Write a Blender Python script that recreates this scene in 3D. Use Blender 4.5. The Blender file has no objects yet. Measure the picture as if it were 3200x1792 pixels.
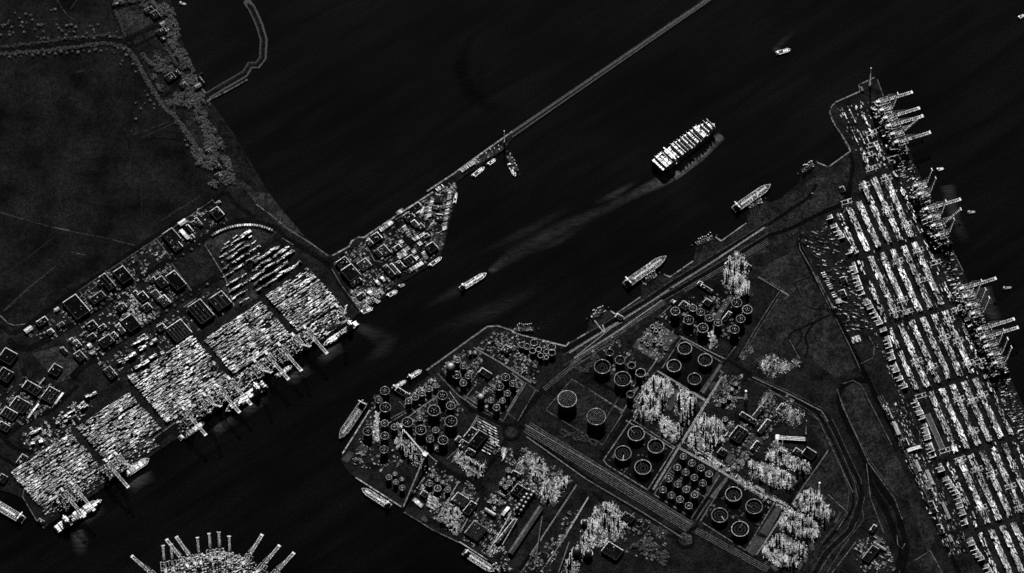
import bpy, math, random
from mathutils import Vector
from mathutils.geometry import tessellate_polygon
from mathutils import noise as mnoise
random.seed(7)
R = math.radians
scn = bpy.context.scene
col = scn.collection
# ------------------------------------------------------------------ camera
TILT, DIST = R(30), 25000.0
cam_d = bpy.data.cameras.new('camera'); cam = bpy.data.objects.new('camera', cam_d); col.objects.link(cam)
cam.location = (0, -DIST*math.sin(TILT), DIST*math.cos(TILT)); cam.rotation_euler = (TILT, 0, 0)
cam_d.sensor_width = 36; cam_d.lens = 36*DIST/3200; cam_d.clip_start = 100; cam_d.clip_end = 90000
scn.camera = cam
# ------------------------------------------------------------------ light
SUN_EL = R(45)
w = bpy.data.worlds.new('World'); scn.world = w; w.use_nodes = True
wn = w.node_tree
sky = wn.nodes.new('ShaderNodeTexSky'); sky.sky_type = 'NISHITA'; sky.sun_disc = False
sky.sun_elevation = SUN_EL; sky.sun_rotation = R(0)
grey = wn.nodes.new('ShaderNodeRGBToBW')
bg = wn.nodes['Background']; bg.inputs[1].default_value = 0.008
wn.links.new(sky.outputs[0], grey.inputs[0]); wn.links.new(grey.outputs[0], bg.inputs[0])
sun_d = bpy.data.lights.new('sun', 'SUN'); sun_d.energy = 2.0; sun_d.angle = R(0.5); sun_d.color = (1, 1, 1)
sun = bpy.data.objects.new('sun', sun_d); col.objects.link(sun)
sun.rotation_euler = (R(-90)+SUN_EL, 0, 0)          # light comes from the top of the picture
vs = scn.view_settings; vs.view_transform = 'Standard'; vs.look = 'None'; vs.exposure = 0.0; vs.gamma = 1.0
scn.cycles.filter_width = 1.6; scn.cycles.max_bounces = 3; scn.cycles.diffuse_bounces = 1; scn.cycles.glossy_bounces = 2; scn.cycles.transparent_max_bounces = 6

# ------------------------------------------------------------------ picture to ground
def G(px, py, z=0.0):
    s, c = math.sin(TILT), math.cos(TILT)
    dx, dy, dz = px-1600, s*DIST + c*(896-py), -c*DIST + s*(896-py)
    k = (z - c*DIST)/dz
    return Vector((k*dx, -s*DIST + k*dy, z))
def tile(x0, y0, s):
    return lambda p: (x0+p[0]/s, y0+p[1]/s)
ID = lambda p: p
t00, t0a, t0b = tile(0,0,2.405), tile(0,600,2.405), tile(0,1192,2.405)
t80, t8a, t8b = tile(800,0,2.405), tile(800,600,2.405), tile(800,1192,2.405)
t16, t16a, t16b = tile(1600,0,2.405), tile(1600,600,2.405), tile(1600,1192,2.405)
t24, t24a, t24b = tile(2400,0,2.405), tile(2400,600,2.405), tile(2400,1192,2.405)
e1, e2, e3 = tile(2560,250,2.83), tile(2560,700,2.577), tile(2560,1232,2.577)
w1, w2 = tile(60,1150,2.623), tile(560,700,2.623)
r1, r2, r3, r4 = tile(1050,1000,2.623), tile(1700,780,2.623), tile(1250,1380,3.502), tile(1850,1180,2.358)
x1, x3 = tile(2300,850,4.81), tile(1080,600,2.7175)
LZ = 3.0
def GP(t, pts, z=LZ): return [G(*t(p), z) for p in pts]

# ------------------------------------------------------------------ materials
def M(name, base, rough=0.8, metal=0.0, sp=(0.22, 0.2, 2.0), big=None, bump=0.0, bscale=0.3, spec=0.3, stretch=None):
    m = bpy.data.materials.new(name); m.use_nodes = True
    nt = m.node_tree; N = nt.nodes; L = nt.links
    b = N['Principled BSDF']; b.inputs['Roughness'].default_value = rough; b.inputs['Metallic'].default_value = metal
    b.inputs['Specular IOR Level'].default_value = spec
    geo = N.new('ShaderNodeNewGeometry'); pos = geo.outputs['Position']
    if stretch:
        vm = N.new('ShaderNodeVectorMath'); vm.operation = 'MULTIPLY'; vm.inputs[1].default_value = stretch
        L.new(pos, vm.inputs[0]); pos = vm.outputs[0]
    at = N.new('ShaderNodeAttribute'); at.attribute_name = 'tone'
    m0 = N.new('ShaderNodeMath'); m0.operation = 'MULTIPLY'; m0.inputs[1].default_value = base
    L.new(at.outputs['Fac'], m0.inputs[0]); cur = m0.outputs[0]
    lays = [(sp[0], sp[1], sp[2], 3.0)]
    if big: lays += big
    for sc, lo, hi, det in lays:
        t = N.new('ShaderNodeTexNoise'); t.inputs['Scale'].default_value = sc; t.inputs['Detail'].default_value = det
        L.new(pos, t.inputs['Vector'])
        mr = N.new('ShaderNodeMapRange'); mr.inputs[1].default_value = 0.32; mr.inputs[2].default_value = 0.70
        mr.inputs[3].default_value = lo; mr.inputs[4].default_value = hi
        L.new(t.outputs['Fac'], mr.inputs[0])
        mm = N.new('ShaderNodeMath'); mm.operation = 'MULTIPLY'
        L.new(cur, mm.inputs[0]); L.new(mr.outputs[0], mm.inputs[1]); cur = mm.outputs[0]
    if name == 'harbour water':        # wind and current streaks along the channel
        mp = N.new('ShaderNodeMapping'); mp.inputs['Scale'].default_value = (0.0022, 0.02, 1)
        rt = N.new('ShaderNodeVectorRotate'); rt.rotation_type = 'Z_AXIS'; rt.inputs['Angle'].default_value = R(-36)
        L.new(geo.outputs['Position'], rt.inputs['Vector']); L.new(rt.outputs[0], mp.inputs['Vector'])
        t = N.new('ShaderNodeTexNoise'); t.inputs['Scale'].default_value = 1.0; t.inputs['Detail'].default_value = 5; t.inputs['Distortion'].default_value = 0.6
        L.new(mp.outputs[0], t.inputs['Vector'])
        mr = N.new('ShaderNodeMapRange'); mr.inputs[1].default_value = 0.35; mr.inputs[2].default_value = 0.72; mr.inputs[3].default_value = 0.65; mr.inputs[4].default_value = 1.9
        L.new(t.outputs['Fac'], mr.inputs[0]); mm = N.new('ShaderNodeMath'); mm.operation = 'MULTIPLY'
        L.new(cur, mm.inputs[0]); L.new(mr.outputs[0], mm.inputs[1]); cur = mm.outputs[0]
    L.new(cur, b.inputs['Base Color'])
    if bump:
        t = N.new('ShaderNodeTexNoise'); t.inputs['Scale'].default_value = bscale; t.inputs['Detail'].default_value = 3
        L.new(pos, t.inputs['Vector'])
        bp = N.new('ShaderNodeBump'); bp.inputs['Strength'].default_value = 1.0; bp.inputs['Distance'].default_value = bump
        L.new(t.outputs['Fac'], bp.inputs['Height']); L.new(bp.outputs[0], b.inputs['Normal'])
    return m
MAT = {
 'field':   M('meadow grass', 0.019, 0.95, sp=(0.2, 0.4, 1.65), big=[(0.009, 0.4, 1.65, 5), (0.05, 0.75, 1.25, 3)], spec=0.05),
 'soil':    M('yard ground', 0.020, 0.95, sp=(0.2, 0.25, 1.9), big=[(0.02, 0.45, 1.6, 4)], spec=0.05),
 'rough':   M('rough grassland', 0.036, 0.95, sp=(0.2, 0.15, 2.1), big=[(0.015, 0.5, 1.5, 4), (0.06, 0.6, 1.3, 3)], spec=0.05),
 'asphalt': M('asphalt', 0.010, 0.95, sp=(0.2, 0.15, 2.1), big=[(0.02, 0.6, 1.4, 3)], spec=0.05),
 'bund':    M('sealed bund floor', 0.009, 0.95, sp=(0.3, 0.2, 2.0), big=[(0.03, 0.5, 1.5, 3)], spec=0.05),
 'concrete':M('concrete', 0.16, 0.9, sp=(0.35, 0.35, 1.7), big=[(0.03, 0.7, 1.3, 3)], spec=0.1),
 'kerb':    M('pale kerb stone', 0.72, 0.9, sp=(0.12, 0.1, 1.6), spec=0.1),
 'stone':   M('armour stone', 0.13, 0.95, sp=(0.3, 0.15, 2.3), bump=1.2, bscale=0.3, spec=0.1),
 'roof':    M('dark roofing felt', 0.010, 0.95, sp=(0.3, 0.2, 2.0), big=[(0.05, 0.5, 1.5, 2)], spec=0.05),
 'wall':    M('dark cladding', 0.05, 0.8, spec=0.1),
 'paint':   M('grey painted steel', 0.06, 0.7, sp=(0.3, 0.4, 1.6), spec=0.3),
 'steel':   M('galvanised steel', 0.88, 0.52, 1.0, sp=(0.3, 0.15, 1.7), bump=0.18, bscale=0.5),
 'hull':    M('ship hull paint', 0.12, 0.5, sp=(0.3, 0.5, 1.5)),
 'box':     M('painted container steel', 0.9, 0.48, 1.0, sp=(0.35, 0.15, 1.8), bump=0.15, bscale=0.5),
 'leaf':    M('foliage', 0.17, 0.8, sp=(0.2, 0.4, 1.6), spec=0.1),
 'bark':    M('bark', 0.05, 0.9),
 'water':   M('harbour water', 0.0035, 0.12, sp=(0.2, 0.1, 2.0), big=[(0.0022, 0.5, 1.6, 3)], bump=0.05, bscale=0.16, spec=0.12),
}
def foam_mat():  # pale film for wakes, also used to paint radar smear on water
    m = bpy.data.materials.new('wake foam and smear'); m.use_nodes = True
    nt = m.node_tree; N = nt.nodes; L = nt.links
    b = N['Principled BSDF']; b.inputs['Base Color'].default_value = (0.5, 0.5, 0.5, 1); b.inputs['Roughness'].default_value = 0.9
    at = N.new('ShaderNodeAttribute'); at.attribute_name = 'tone'
    geo = N.new('ShaderNodeNewGeometry')
    vm = N.new('ShaderNodeVectorMath'); vm.operation = 'MULTIPLY'; vm.inputs[1].default_value = (0.03, 0.22, 1)
    L.new(geo.outputs['Position'], vm.inputs[0])
    t = N.new('ShaderNodeTexNoise'); t.inputs['Scale'].default_value = 1.0; t.inputs['Detail'].default_value = 4
    L.new(vm.outputs[0], t.inputs['Vector'])
    mr = N.new('ShaderNodeMapRange'); mr.inputs[1].default_value = 0.3; mr.inputs[2].default_value = 0.7
    mr.inputs[3].default_value = 0.15; mr.inputs[4].default_value = 1.5; L.new(t.outputs['Fac'], mr.inputs[0])
    mm = N.new('ShaderNodeMath'); mm.operation = 'MULTIPLY'; mm.use_clamp = True
    L.new(at.outputs['Fac'], mm.inputs[0]); L.new(mr.outputs[0], mm.inputs[1]); L.new(mm.outputs[0], b.inputs['Alpha'])
    return m
MAT['foam'] = foam_mat(); MAT['slick'] = foam_mat(); MAT['slick'].name = 'oily slick'
MAT['slick'].node_tree.nodes['Principled BSDF'].inputs['Base Color'].default_value = (.0006,)*3+(1,)
MAT['slick'].node_tree.nodes['Principled BSDF'].inputs['Specular IOR Level'].default_value = 0.02

# ------------------------------------------------------------------ mesh helpers
class MB:
    def __init__(s): s.v, s.f, s.t = [], [], []
    def face(s, pts, tone=1.0):
        n = len(s.v); s.v += [tuple(p) for p in pts]; s.f.append(tuple(range(n, n+len(pts)))); s.t.append(tone)
    def box(s, cx, cy, z0, lx, ly, h, ang=0.0, tone=1.0, side=None, bottom=False):
        c, q = math.cos(ang), math.sin(ang); n = len(s.v)
        for z in (z0, z0+h):
            for ax, ay in ((-.5,-.5),(.5,-.5),(.5,.5),(-.5,.5)):
                x, y = ax*lx, ay*ly
                s.v.append((cx+x*c-y*q, cy+x*q+y*c, z))
        s.f.append((n+4,n+5,n+6,n+7)); s.t.append(tone)
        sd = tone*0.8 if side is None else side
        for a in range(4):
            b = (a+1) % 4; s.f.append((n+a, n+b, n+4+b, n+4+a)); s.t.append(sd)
        if bottom: s.f.append((n+3,n+2,n+1,n)); s.t.append(sd)
    def beam(s, p, q, wd, tone=1.0):
        p, q = Vector(p), Vector(q); d = q-p
        if d.length < 1e-6: return
        d.normalize(); up = Vector((0,0,1)) if abs(d.z) < 0.95 else Vector((1,0,0))
        a = d.cross(up).normalized()*wd/2; b = a.cross(d).normalized()*wd/2; n = len(s.v)
        for o in (p, q):
            for e in (-a-b, a-b, a+b, -a+b): s.v.append(tuple(o+e))
        for k in range(4):
            j = (k+1) % 4; s.f.append((n+k, n+j, n+4+j, n+4+k)); s.t.append(tone)
        s.f.append((n+3,n+2,n+1,n)); s.f.append((n+4,n+5,n+6,n+7)); s.t += [tone, tone]
    def prism(s, poly, z0, z1, tone=1.0, side=None, top=True):
        poly = [(p[0], p[1]) for p in poly]; n = len(s.v); k = len(poly)
        area = sum(poly[i][0]*poly[(i+1) % k][1]-poly[(i+1) % k][0]*poly[i][1] for i in range(k))
        if area < 0: poly = poly[::-1]
        s.v += [(x, y, z0) for x, y in poly] + [(x, y, z1) for x, y in poly]
        for i in range(k):
            j = (i+1) % k; s.f.append((n+i, n+j, n+k+j, n+k+i)); s.t.append(tone if side is None else side)
        if top:
            for a, b, c in tessellate_polygon([[Vector((x, y, 0)) for x, y in poly]]):
                pa, pb, pc = poly[a], poly[b], poly[c]
                cr = (pb[0]-pa[0])*(pc[1]-pa[1])-(pb[1]-pa[1])*(pc[0]-pa[0])
                s.f.append((n+k+a, n+k+b, n+k+c) if cr > 0 else (n+k+a, n+k+c, n+k+b)); s.t.append(tone)
    def cyl(s, cx, cy, z0, r0, h, r1=None, seg=16, tone=1.0, side=None, cap=True):
        r1 = r0 if r1 is None else r1; n = len(s.v)
        for z, r in ((z0, r0), (z0+h, r1)):
            for i in range(seg):
                a = 2*math.pi*i/seg; s.v.append((cx+r*math.cos(a), cy+r*math.sin(a), z))
        for i in range(seg):
            j = (i+1) % seg; s.f.append((n+i, n+j, n+seg+j, n+seg+i)); s.t.append(tone if side is None else side)
        if cap and r1 > 0.01: s.f.append(tuple(range(n+seg, n+2*seg))); s.t.append(tone)
    def ring(s, cx, cy, z0, ri, ro, h, seg=40, tone=1.0):
        n = len(s.v)
        for r, z in ((ri, z0), (ri, z0+h), (ro, z0+h), (ro, z0)):
            for i in range(seg):
                a = 2*math.pi*i/seg; s.v.append((cx+r*math.cos(a), cy+r*math.sin(a), z))
        for k in range(3):
            for i in range(seg):
                j = (i+1) % seg
                s.f.append((n+k*seg+j, n+k*seg+i, n+(k+1)*seg+i, n+(k+1)*seg+j)); s.t.append(tone)
    def dome(s, cx, cy, z0, r, h, seg=32, rings=6, tone=1.0):
        prev = None
        for k in range(rings+1):
            a = math.pi/2*k/rings; rr = r*math.cos(a); z = z0+h*math.sin(a); n = len(s.v)
            if k == rings:
                s.v.append((cx, cy, z0+h))
                for i in range(seg): s.f.append((prev+i, prev+(i+1) % seg, n)); s.t.append(tone)
            else:
                for i in range(seg):
                    q = 2*math.pi*i/seg; s.v.append((cx+rr*math.cos(q), cy+rr*math.sin(q), z))
                if prev is not None:
                    for i in range(seg):
                        j = (i+1) % seg; s.f.append((prev+i, prev+j, n+j, n+i)); s.t.append(tone)
                prev = n
    def strip(s, pts, wd, z, tone=1.0, h=None):
        """a flat band along a ground polyline, mitred"""
        P = [Vector((p[0], p[1])) for p in pts]; ls, rs = [], []
        for i, p in enumerate(P):
            d = (P[min(i+1, len(P)-1)]-P[max(i-1, 0)])
            d = d.normalized() if d.length > 0 else Vector((1, 0)); nrm = Vector((-d.y, d.x))
            ls.append(p+nrm*wd/2); rs.append(p-nrm*wd/2)
        for i in range(len(P)-1):
            s.face([(*rs[i], z), (*rs[i+1], z), (*ls[i+1], z), (*ls[i], z)], tone)
            if h:
                s.face([(*ls[i], z-h), (*ls[i], z), (*ls[i+1], z), (*ls[i+1], z-h)], tone)
                s.face([(*rs[i], z), (*rs[i], z-h), (*rs[i+1], z-h), (*rs[i+1], z)], tone)
    def mesh(s, name, mat):
        me = bpy.data.meshes.new(name); me.from_pydata(s.v, [], s.f)
        a = me.attributes.new('tone', 'FLOAT', 'FACE'); a.data.foreach_set('value', s.t)
        me.materials.append(MAT[mat]); return me
    def build(s, name, mat, parent=None, **kw):
        o = bpy.data.objects.new(name, s.mesh(name, mat)); col.objects.link(o)
        if parent is not None: o.parent = parent
        for k, v in kw.items(): o[{'cat': 'category'}.get(k, k)] = v
        return o
def link(name, me, parent=None, loc=None, rz=None, **kw):
    o = bpy.data.objects.new(name, me); col.objects.link(o)
    if parent is not None: o.parent = parent
    if loc is not None: o.location = loc
    if rz is not None: o.rotation_euler = (0, 0, rz)
    for k, v in kw.items(): o[{'cat': 'category'}.get(k, k)] = v
    return o
def thing(name, loc, rz=0.0, **kw): return link(name, None, None, loc, rz, **kw)
def dup(root, loc, rz, **kw):
    r = root.copy(); col.objects.link(r); r.location = loc; r.rotation_euler = (0, 0, rz)
    for k, v in kw.items(): r[{'cat': 'category'}.get(k, k)] = v
    for ch in KIDS(root):
        c = ch.copy(); col.objects.link(c); c.parent = r
        for g in KIDS(ch):
            d = g.copy(); col.objects.link(d); d.parent = c
    return r
def KIDS(o): return list(o.children)
ORD = ['', 'second', 'third', 'fourth', 'fifth', 'sixth', 'seventh', 'eighth', 'ninth', 'tenth', 'eleventh', 'twelfth', 'thirteenth', 'fourteenth',
       'fifteenth', 'sixteenth', 'seventeenth', 'eighteenth', 'nineteenth', 'twentieth']
for tens in ('twenty', 'thirty', 'forty', 'fifty', 'sixty'):
    if tens != 'twenty': ORD.append(tens[:-1]+'ieth')
    ORD += [tens+'-'+x for x in ('first', 'second', 'third', 'fourth', 'fifth', 'sixth', 'seventh', 'eighth', 'ninth')]
def nth(i, n, side='left'):
    if n == 1: return ''
    if i == 0: return {'left': 'leftmost', 'top': 'topmost'}[side]
    if i == n-1: return {'left': 'rightmost', 'top': 'lowest'}[side]
    return ORD[i]+' from the '+side
def inside(p, poly):
    x, y = p; c = False; j = len(poly)-1
    for i in range(len(poly)):
        xi, yi, xj, yj = poly[i][0], poly[i][1], poly[j][0], poly[j][1]
        if (yi > y) != (yj > y) and x < (xj-xi)*(y-yi)/(yj-yi)+xi: c = not c
        j = i
    return c
def scatter(poly, n):
    xs, ys = [p[0] for p in poly], [p[1] for p in poly]; out = []; k = 0
    while len(out) < n and k < n*60+600:
        k += 1; p = (random.uniform(min(xs), max(xs)), random.uniform(min(ys), max(ys)))
        if inside(p, poly): out.append(p)
    return out
def heavy():
    r = random.random()
    return random.uniform(.02, .16) if r < .42 else random.uniform(.16, .5) if r < .8 else random.uniform(.5, 1.0)
def cloud(x, y, s=0.0):  # tone drawn out up the picture, painting radar streaks into the colour
    n = .75*mnoise.noise(Vector((x*.085, y*.016, s)))+.45*mnoise.noise(Vector((x*.30, y*.05, s+4)))+.5*mnoise.noise(Vector((x*.022, y*.022, s+9)))
    return max(0.0, min(1.0, .5+.85*n))
class Frame:
    def __init__(s, a, b, side, z=LZ):
        s.o = G(*a, z); d = G(*b, z)-s.o; s.L = d.length; s.u = d.normalized(); s.v = Vector((-s.u.y*side, s.u.x*side, 0)); s.ang = math.atan2(s.u.y, s.u.x)
    def p(s, u, v): return s.o+s.u*u+s.v*v
WQ = Frame((146,1645), (1087,1012), 1)      # western quay, inland positive
EQ = Frame((2741,249), (3200,1275), -1)     # eastern quay, inland positive
# ------------------------------------------------------------------ the setting
def struct(name, mb, mat, parent=None, kind='structure', **kw): return mb.build(name, mat, parent, kind=kind, **kw)
m = MB(); S = 9000
n = 1
m.face([(-S,-S,0),(S,-S,0),(S,S,0),(-S,S,0)]); struct('water', m, 'water')
west = [(-500,-700)]+[t00(p) for p in [(1290,-1000),(1290,0),(1295,60),(1335,180),(1370,310),(1400,400),(1440,490),(1465,560),(1490,640),(1540,700),(1600,790),(1680,900),(1760,1010),(1840,1150),(1924,1290)]] \
  +[t8a(p) for p in [(100,10),(190,130),(300,260),(370,340),(450,410),(520,460),(575,480),(700,410),(720,368),(770,340),(810,343),(1060,175),(1330,0)]] \
  +[t80(p) for p in [(1480,1310),(1700,1150),(1924,990)]]+[t16(p) for p in [(1420,0),(2000,-400),(2075,-400),(1495,0),(0,1045)]] \
  +[t80(p) for p in [(1870,1125),(1700,1240),(1560,1330),(1512,1372),(1512,1443)]] \
  +[t8a(p) for p in [(1505,100),(1465,190),(1440,280),(1415,410),(1385,490),(1300,560),(1170,640),(1080,690),(1040,735),(985,785),(890,840),(790,905),(750,930)]] \
  +[(1087,1012),(146,1645),(137,1653),(71,1558),(50,1548),(0,1533),(-500,1400)]
south = [t0b(p) for p in [(1225,1470),(1340,1365),(1500,1320),(1680,1290),(1800,1320),(1924,1385),(2060,1443),(2300,1900),(1000,1900)]]
east = [t8b(p) for p in [(1530,1215),(1380,1140),(1330,1120),(1235,1060),(1110,985),(1095,945),(755,725),(700,695),(645,600),(650,545),(860,215),(915,130),(935,90)]] \
  +[r1(p) for p in [(370,600),(450,610),(560,605),(640,545),(770,450),(740,415),(1240,55),(1330,50),(1480,100),(1640,150),(1705,165)]] \
  +[t16a(p) for p in [(190,1105),(405,1160),(430,1130),(490,1105),(560,1058),(568,1005),(592,955),(640,915),(690,885),(740,895),(780,920),(965,790),(970,740),(977,690),(1010,662),(1070,630),(1130,620),(1187,640),(1360,520),(1370,480),(1377,415),(1400,388),(1490,348),(1530,340),(1572,370),(1760,235),(1768,180),(1778,120),(1850,85),(1900,65),(1950,80)]] \
  +[(2437,622)]+[t24(p) for p in [(238,1375),(248,1305),(340,1245),(400,1235),(458,1255),(620,1138),(600,1090),(490,920),(465,850),(477,803),(510,770),(690,690),(683,640),(800,585),(822,600)]] \
  +[(3200,1275),(3569,2100),(1700,2100),(1590,1790)]
for nm, pts in (('ground_west', west), ('ground_pier', south), ('ground_east', east)):
    m = MB(); m.prism([G(*p, LZ) for p in pts], -4, LZ, 1.0, 0.6); struct(nm, m, 'soil')
ZL = [0]
def patch(name, t, pts, mat, tone=1.0, lvl=1):
    ZL[0] += 1
    z = LZ+lvl*0.30+(ZL[0] % 20)*0.012
    m = MB(); P = GP(t, pts); m.prism(P, LZ-0.2, z, tone); return struct(name, m, mat)
def road(t, pts, wd, mat='asphalt', tone=1.0, lvl=3, name='road', smooth=True):
    P = [G(*t(p), LZ) for p in pts]
    if smooth and len(P) > 2:
        Q = []
        for i in range(len(P)-1):
            a, b, c, d = P[max(i-1,0)], P[i], P[i+1], P[min(i+2,len(P)-1)]
            for k in range(6):
                f = k/6; Q.append(0.5*((2*b)+(c-a)*f+(2*a-5*b+4*c-d)*f*f+(3*b-a-3*c+d)*f**3))
        P = Q+[P[-1]]
    ZL[0] += 1
    z = LZ+lvl*0.30+(ZL[0] % 20)*0.012
    m = MB(); m.strip(P, wd, z, tone); return struct(name, m, mat)
def line(t, pts, wd=1.6, tone=1.0, name='kerb', smooth=False, mat='kerb', z=0.9):
    P = [G(*t(p), LZ) for p in pts]; m = MB(); m.strip(P, wd*1.25, LZ+z+0.5, tone, h=0.6+z); return struct(name, m, mat)
# meadow and green land in the west
patch('meadow', t00, [(-900,-900),(830,-900),(830,0),(850,90),(930,270),(880,310),(800,300),(400,345),(-900,470)], 'field', 1.0)
patch('meadow', t00, [(-900,500),(0,430),(400,385),(780,345),(930,370),(990,430),(1200,790),(1290,870),(1420,1090),(1480,1250),(1560,1330),(1660,1400),(1690,1440),(1600,1560),(900,1950),(300,2250),(30,2420),(-60,2380),(-900,2300)], 'field', 0.9)
patch('lawn', t00, [(870,90),(1090,0),(1150,170),(970,270)], 'rough', 1.15)
patch('lawn', t00, [(1000,300),(1190,210),(1220,280),(1010,360)], 'rough', 0.9)
patch('lawn', t00, [(1320,850),(1460,820),(1540,1000),(1520,1100),(1480,1130)], 'rough', 1.0)
patch('beach', t8a, [(0,0),(100,10),(190,130),(300,260),(370,340),(450,410),(520,460),(575,485),(500,500),(430,440),(200,270),(0,90),(-120,-60),(-60,-150)], 'rough', 1.3, 2)
patch('beach', t00, [(1600,820),(1680,920),(1760,1030),(1840,1165),(1915,1300),(1924,1443),(1780,1330),(1700,1150),(1640,980)], 'rough', 0.55, 2)
patch('gravel_yard', t0a, [(240,1215),(330,1195),(440,1160),(500,1180),(620,1300),(560,1390),(430,1443),(360,1350)], 'rough', 1.5, 2)
patch('depot_yard', w2, [(205,155),(420,40),(560,20),(800,60),(800,95),(440,330),(600,420),(660,600),(470,700),(440,660),(350,540),(430,420)], 'rough', 1.3, 2)
patch('plot', t0a, [(1100,420),(1180,360),(1270,490),(1200,530)], 'rough', 0.75, 2)
patch('plot', t0a, [(1300,540),(1440,460),(1540,400),(1680,620),(1560,690),(1440,740)], 'rough', 0.6, 2)
patch('plot', t0a, [(1100,1060),(1180,1020),(1330,1150),(1250,1230),(1200,1200)], 'rough', 0.6, 2)
# eastern green land
patch('grassland', x1, [(-100,-140),(400,-80),(1000,-380),(1130,-200),(1180,60),(1420,620),(1600,960),(1800,1443),(1500,1600),(1300,1443),(900,1150),(-20,1320),(100,1150),(660,290),(350,90)], 'rough', 1.0)
patch('grassland', t24, [(170,1470),(455,1265),(630,1150),(600,1350),(560,1500),(300,1690),(0,1900),(-300,1950)], 'rough', 0.95)
patch('grassland', t24b, [(560,60),(640,20),(700,50),(760,200),(920,480),(1080,780),(1260,1180),(1200,1290),(1050,900),(950,850),(740,600),(560,190)], 'rough', 1.0)
patch('grassland', t24b, [(300,330),(420,330),(620,700),(680,860),(640,1000),(430,880),(280,790),(440,520)], 'rough', 0.85)
patch('grassland', t24b, [(640,1020),(700,900),(690,1050),(430,1443),(250,1443),(400,1200),(480,1090),(560,1110)], 'rough', 0.8)
patch('grassland', t24b, [(1120,1443),(1150,1330),(1220,1280),(1330,1443)], 'rough', 0.8, 2)
patch('grassland', x1, [(20,1330),(100,1250),(780,1010),(900,1190),(340,1370),(180,1443)], 'rough', 0.8, 2)
patch('jetty_apron', t16a, [(420,1170),(560,1070),(600,960),(690,892),(740,905),(780,932),(970,800),(985,700),(1130,632),(1185,655),(1365,530),(1390,400),(1530,352),(1575,382),(1765,245),(1790,130),(1900,80),(1990,170),(1500,560),(1000,870),(700,1080),(450,1230)], 'rough', 0.85)
patch('corridor_verge', t16a, [(460,1240),(1000,900),(1500,590),(1924,330),(1924,420),(1560,640),(1200,880),(900,1070),(740,1110),(400,1360)], 'rough', 0.7)
patch('tank_lawn', r2, [(20,1310),(230,1075),(660,1330),(560,1443),(440,1520),(300,1443)], 'rough', 0.8)
patch('tank_lawn', r1, [(750,630),(850,600),(1060,720),(900,1010),(720,1120),(560,830)], 'rough', 0.5)
patch('rail_ground', t16b, [(60,290),(200,270),(700,620),(1400,1050),(1924,1340),(1924,1480),(1300,1110),(700,740),(100,400)], 'rough', 0.55)
# dark sealed bunds round the tanks
for t, pts, tn in [(r4, [(95,600),(285,318),(605,515),(410,825),(112,640)], 1), (r4, [(805,1060),(1000,745),(1330,940),(1130,1268)], 1),
               (r2, [(972,970),(1128,735),(1450,925),(1298,1175)], 1), (r4, [(470,858),(560,700),(830,880),(730,1028)], 1), (r4, [(580,690),(650,570),(930,715),(850,860)], 1),
               (r2, [(950,560),(1110,410),(1250,280),(1380,250),(1550,345),(1700,440),(1640,700),(1560,800),(1400,690),(1200,760)], 1),
               (r2, [(280,960),(500,760),(880,1010),(720,1270)], 1.8), (r1, [(880,400),(1000,280),(1240,480),(1040,610)], 2.6), (r1, [(1080,640),(1380,420),(1540,520),(1340,790)], 2.2),
               (t16a, [(30,1110),(400,1170),(220,1300),(30,1200)], 1.2), (r3, [(250,490),(360,290),(640,440),(520,640)], 1.5), (r4, [(1560,540),(1600,515),(1655,560),(1620,615)], 1),
               (x1, [(220,1260),(280,1165),(400,1220),(320,1310)], .6), (t0b, [(1060,500),(1330,310),(1340,340),(1080,570)], 1.0)]:
    patch('bund_floor', t, pts, 'bund', tn, 2)
# pale concrete pads
for t, pts, tn in [(r4, [(868,880),(985,735),(1000,760),(890,895)], .7), (r4, [(750,1045),(850,895),(870,905),(770,1055)], .7), (r4, [(790,870),(925,690),(940,700),(850,880)], .35),
               (r2, [(850,650),(920,590),(1110,715),(1030,790)], .55), (r2, [(800,710),(850,670),(1040,795),(1000,850)], .5), (r2, [(725,800),(770,725),(990,880),(940,930)], .5),
               (r2, [(1270,1175),(1440,935),(1460,950),(1310,1190)], .6), (r2, [(1390,560),(1510,380),(1545,385),(1530,430),(1430,580)], .5), (r4, [(545,230),(600,80),(660,110),(580,250)], .45),
               (r4, [(1140,1280),(1200,1160),(1280,1190),(1190,1320)], .5), (r4, [(1230,1140),(1360,950),(1400,970),(1290,1170)], .5), (r4, [(1450,1340),(1500,1310),(1555,1380),(1530,1420)], .55),
               (r4, [(1550,1350),(1570,1310),(1595,1320),(1575,1370)], .6), (r4, [(1590,1040),(1610,1030),(1660,1075),(1640,1085)], .6), (r4, [(1780,1070),(1825,990),(1840,1000),(1800,1075)], .5),
               (r4, [(1130,520),(1190,425),(1260,460),(1190,560)], .35), (r4, [(1000,550),(1060,580),(1040,660),(980,620)], .45), (r1, [(1085,640),(1130,610),(1180,680),(1130,690)], .5),
               (t8b, [(760,500),(830,450),(850,500),(800,530)], .55), (t8b, [(640,590),(700,530),(740,540),(690,615)], .4), (r1, [(170,1060),(220,1010),(270,1020),(220,1100)], .45),
               (r4, [(1600,1240),(1630,1210),(1640,1270),(1610,1280)], .5), (r4, [(860,60),(900,30),(950,60),(900,160)], .4), (r4, [(780,190),(830,170),(850,210),(800,230)], .4),
               (r2, [(1260,960),(1320,900),(1400,1000),(1290,1060)], .05), (r4, [(1260,1360),(1290,1350),(1300,1370),(1270,1380)], .5), (r4, [(1310,1390),(1340,1380),(1375,1420),(1350,1428)], .5),
               (r4, [(1470,1310),(1490,1295),(1530,1330),(1500,1340)], .5)]:
    patch('concrete_pad', t, pts, 'concrete', tn*1.35, 3)
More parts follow.
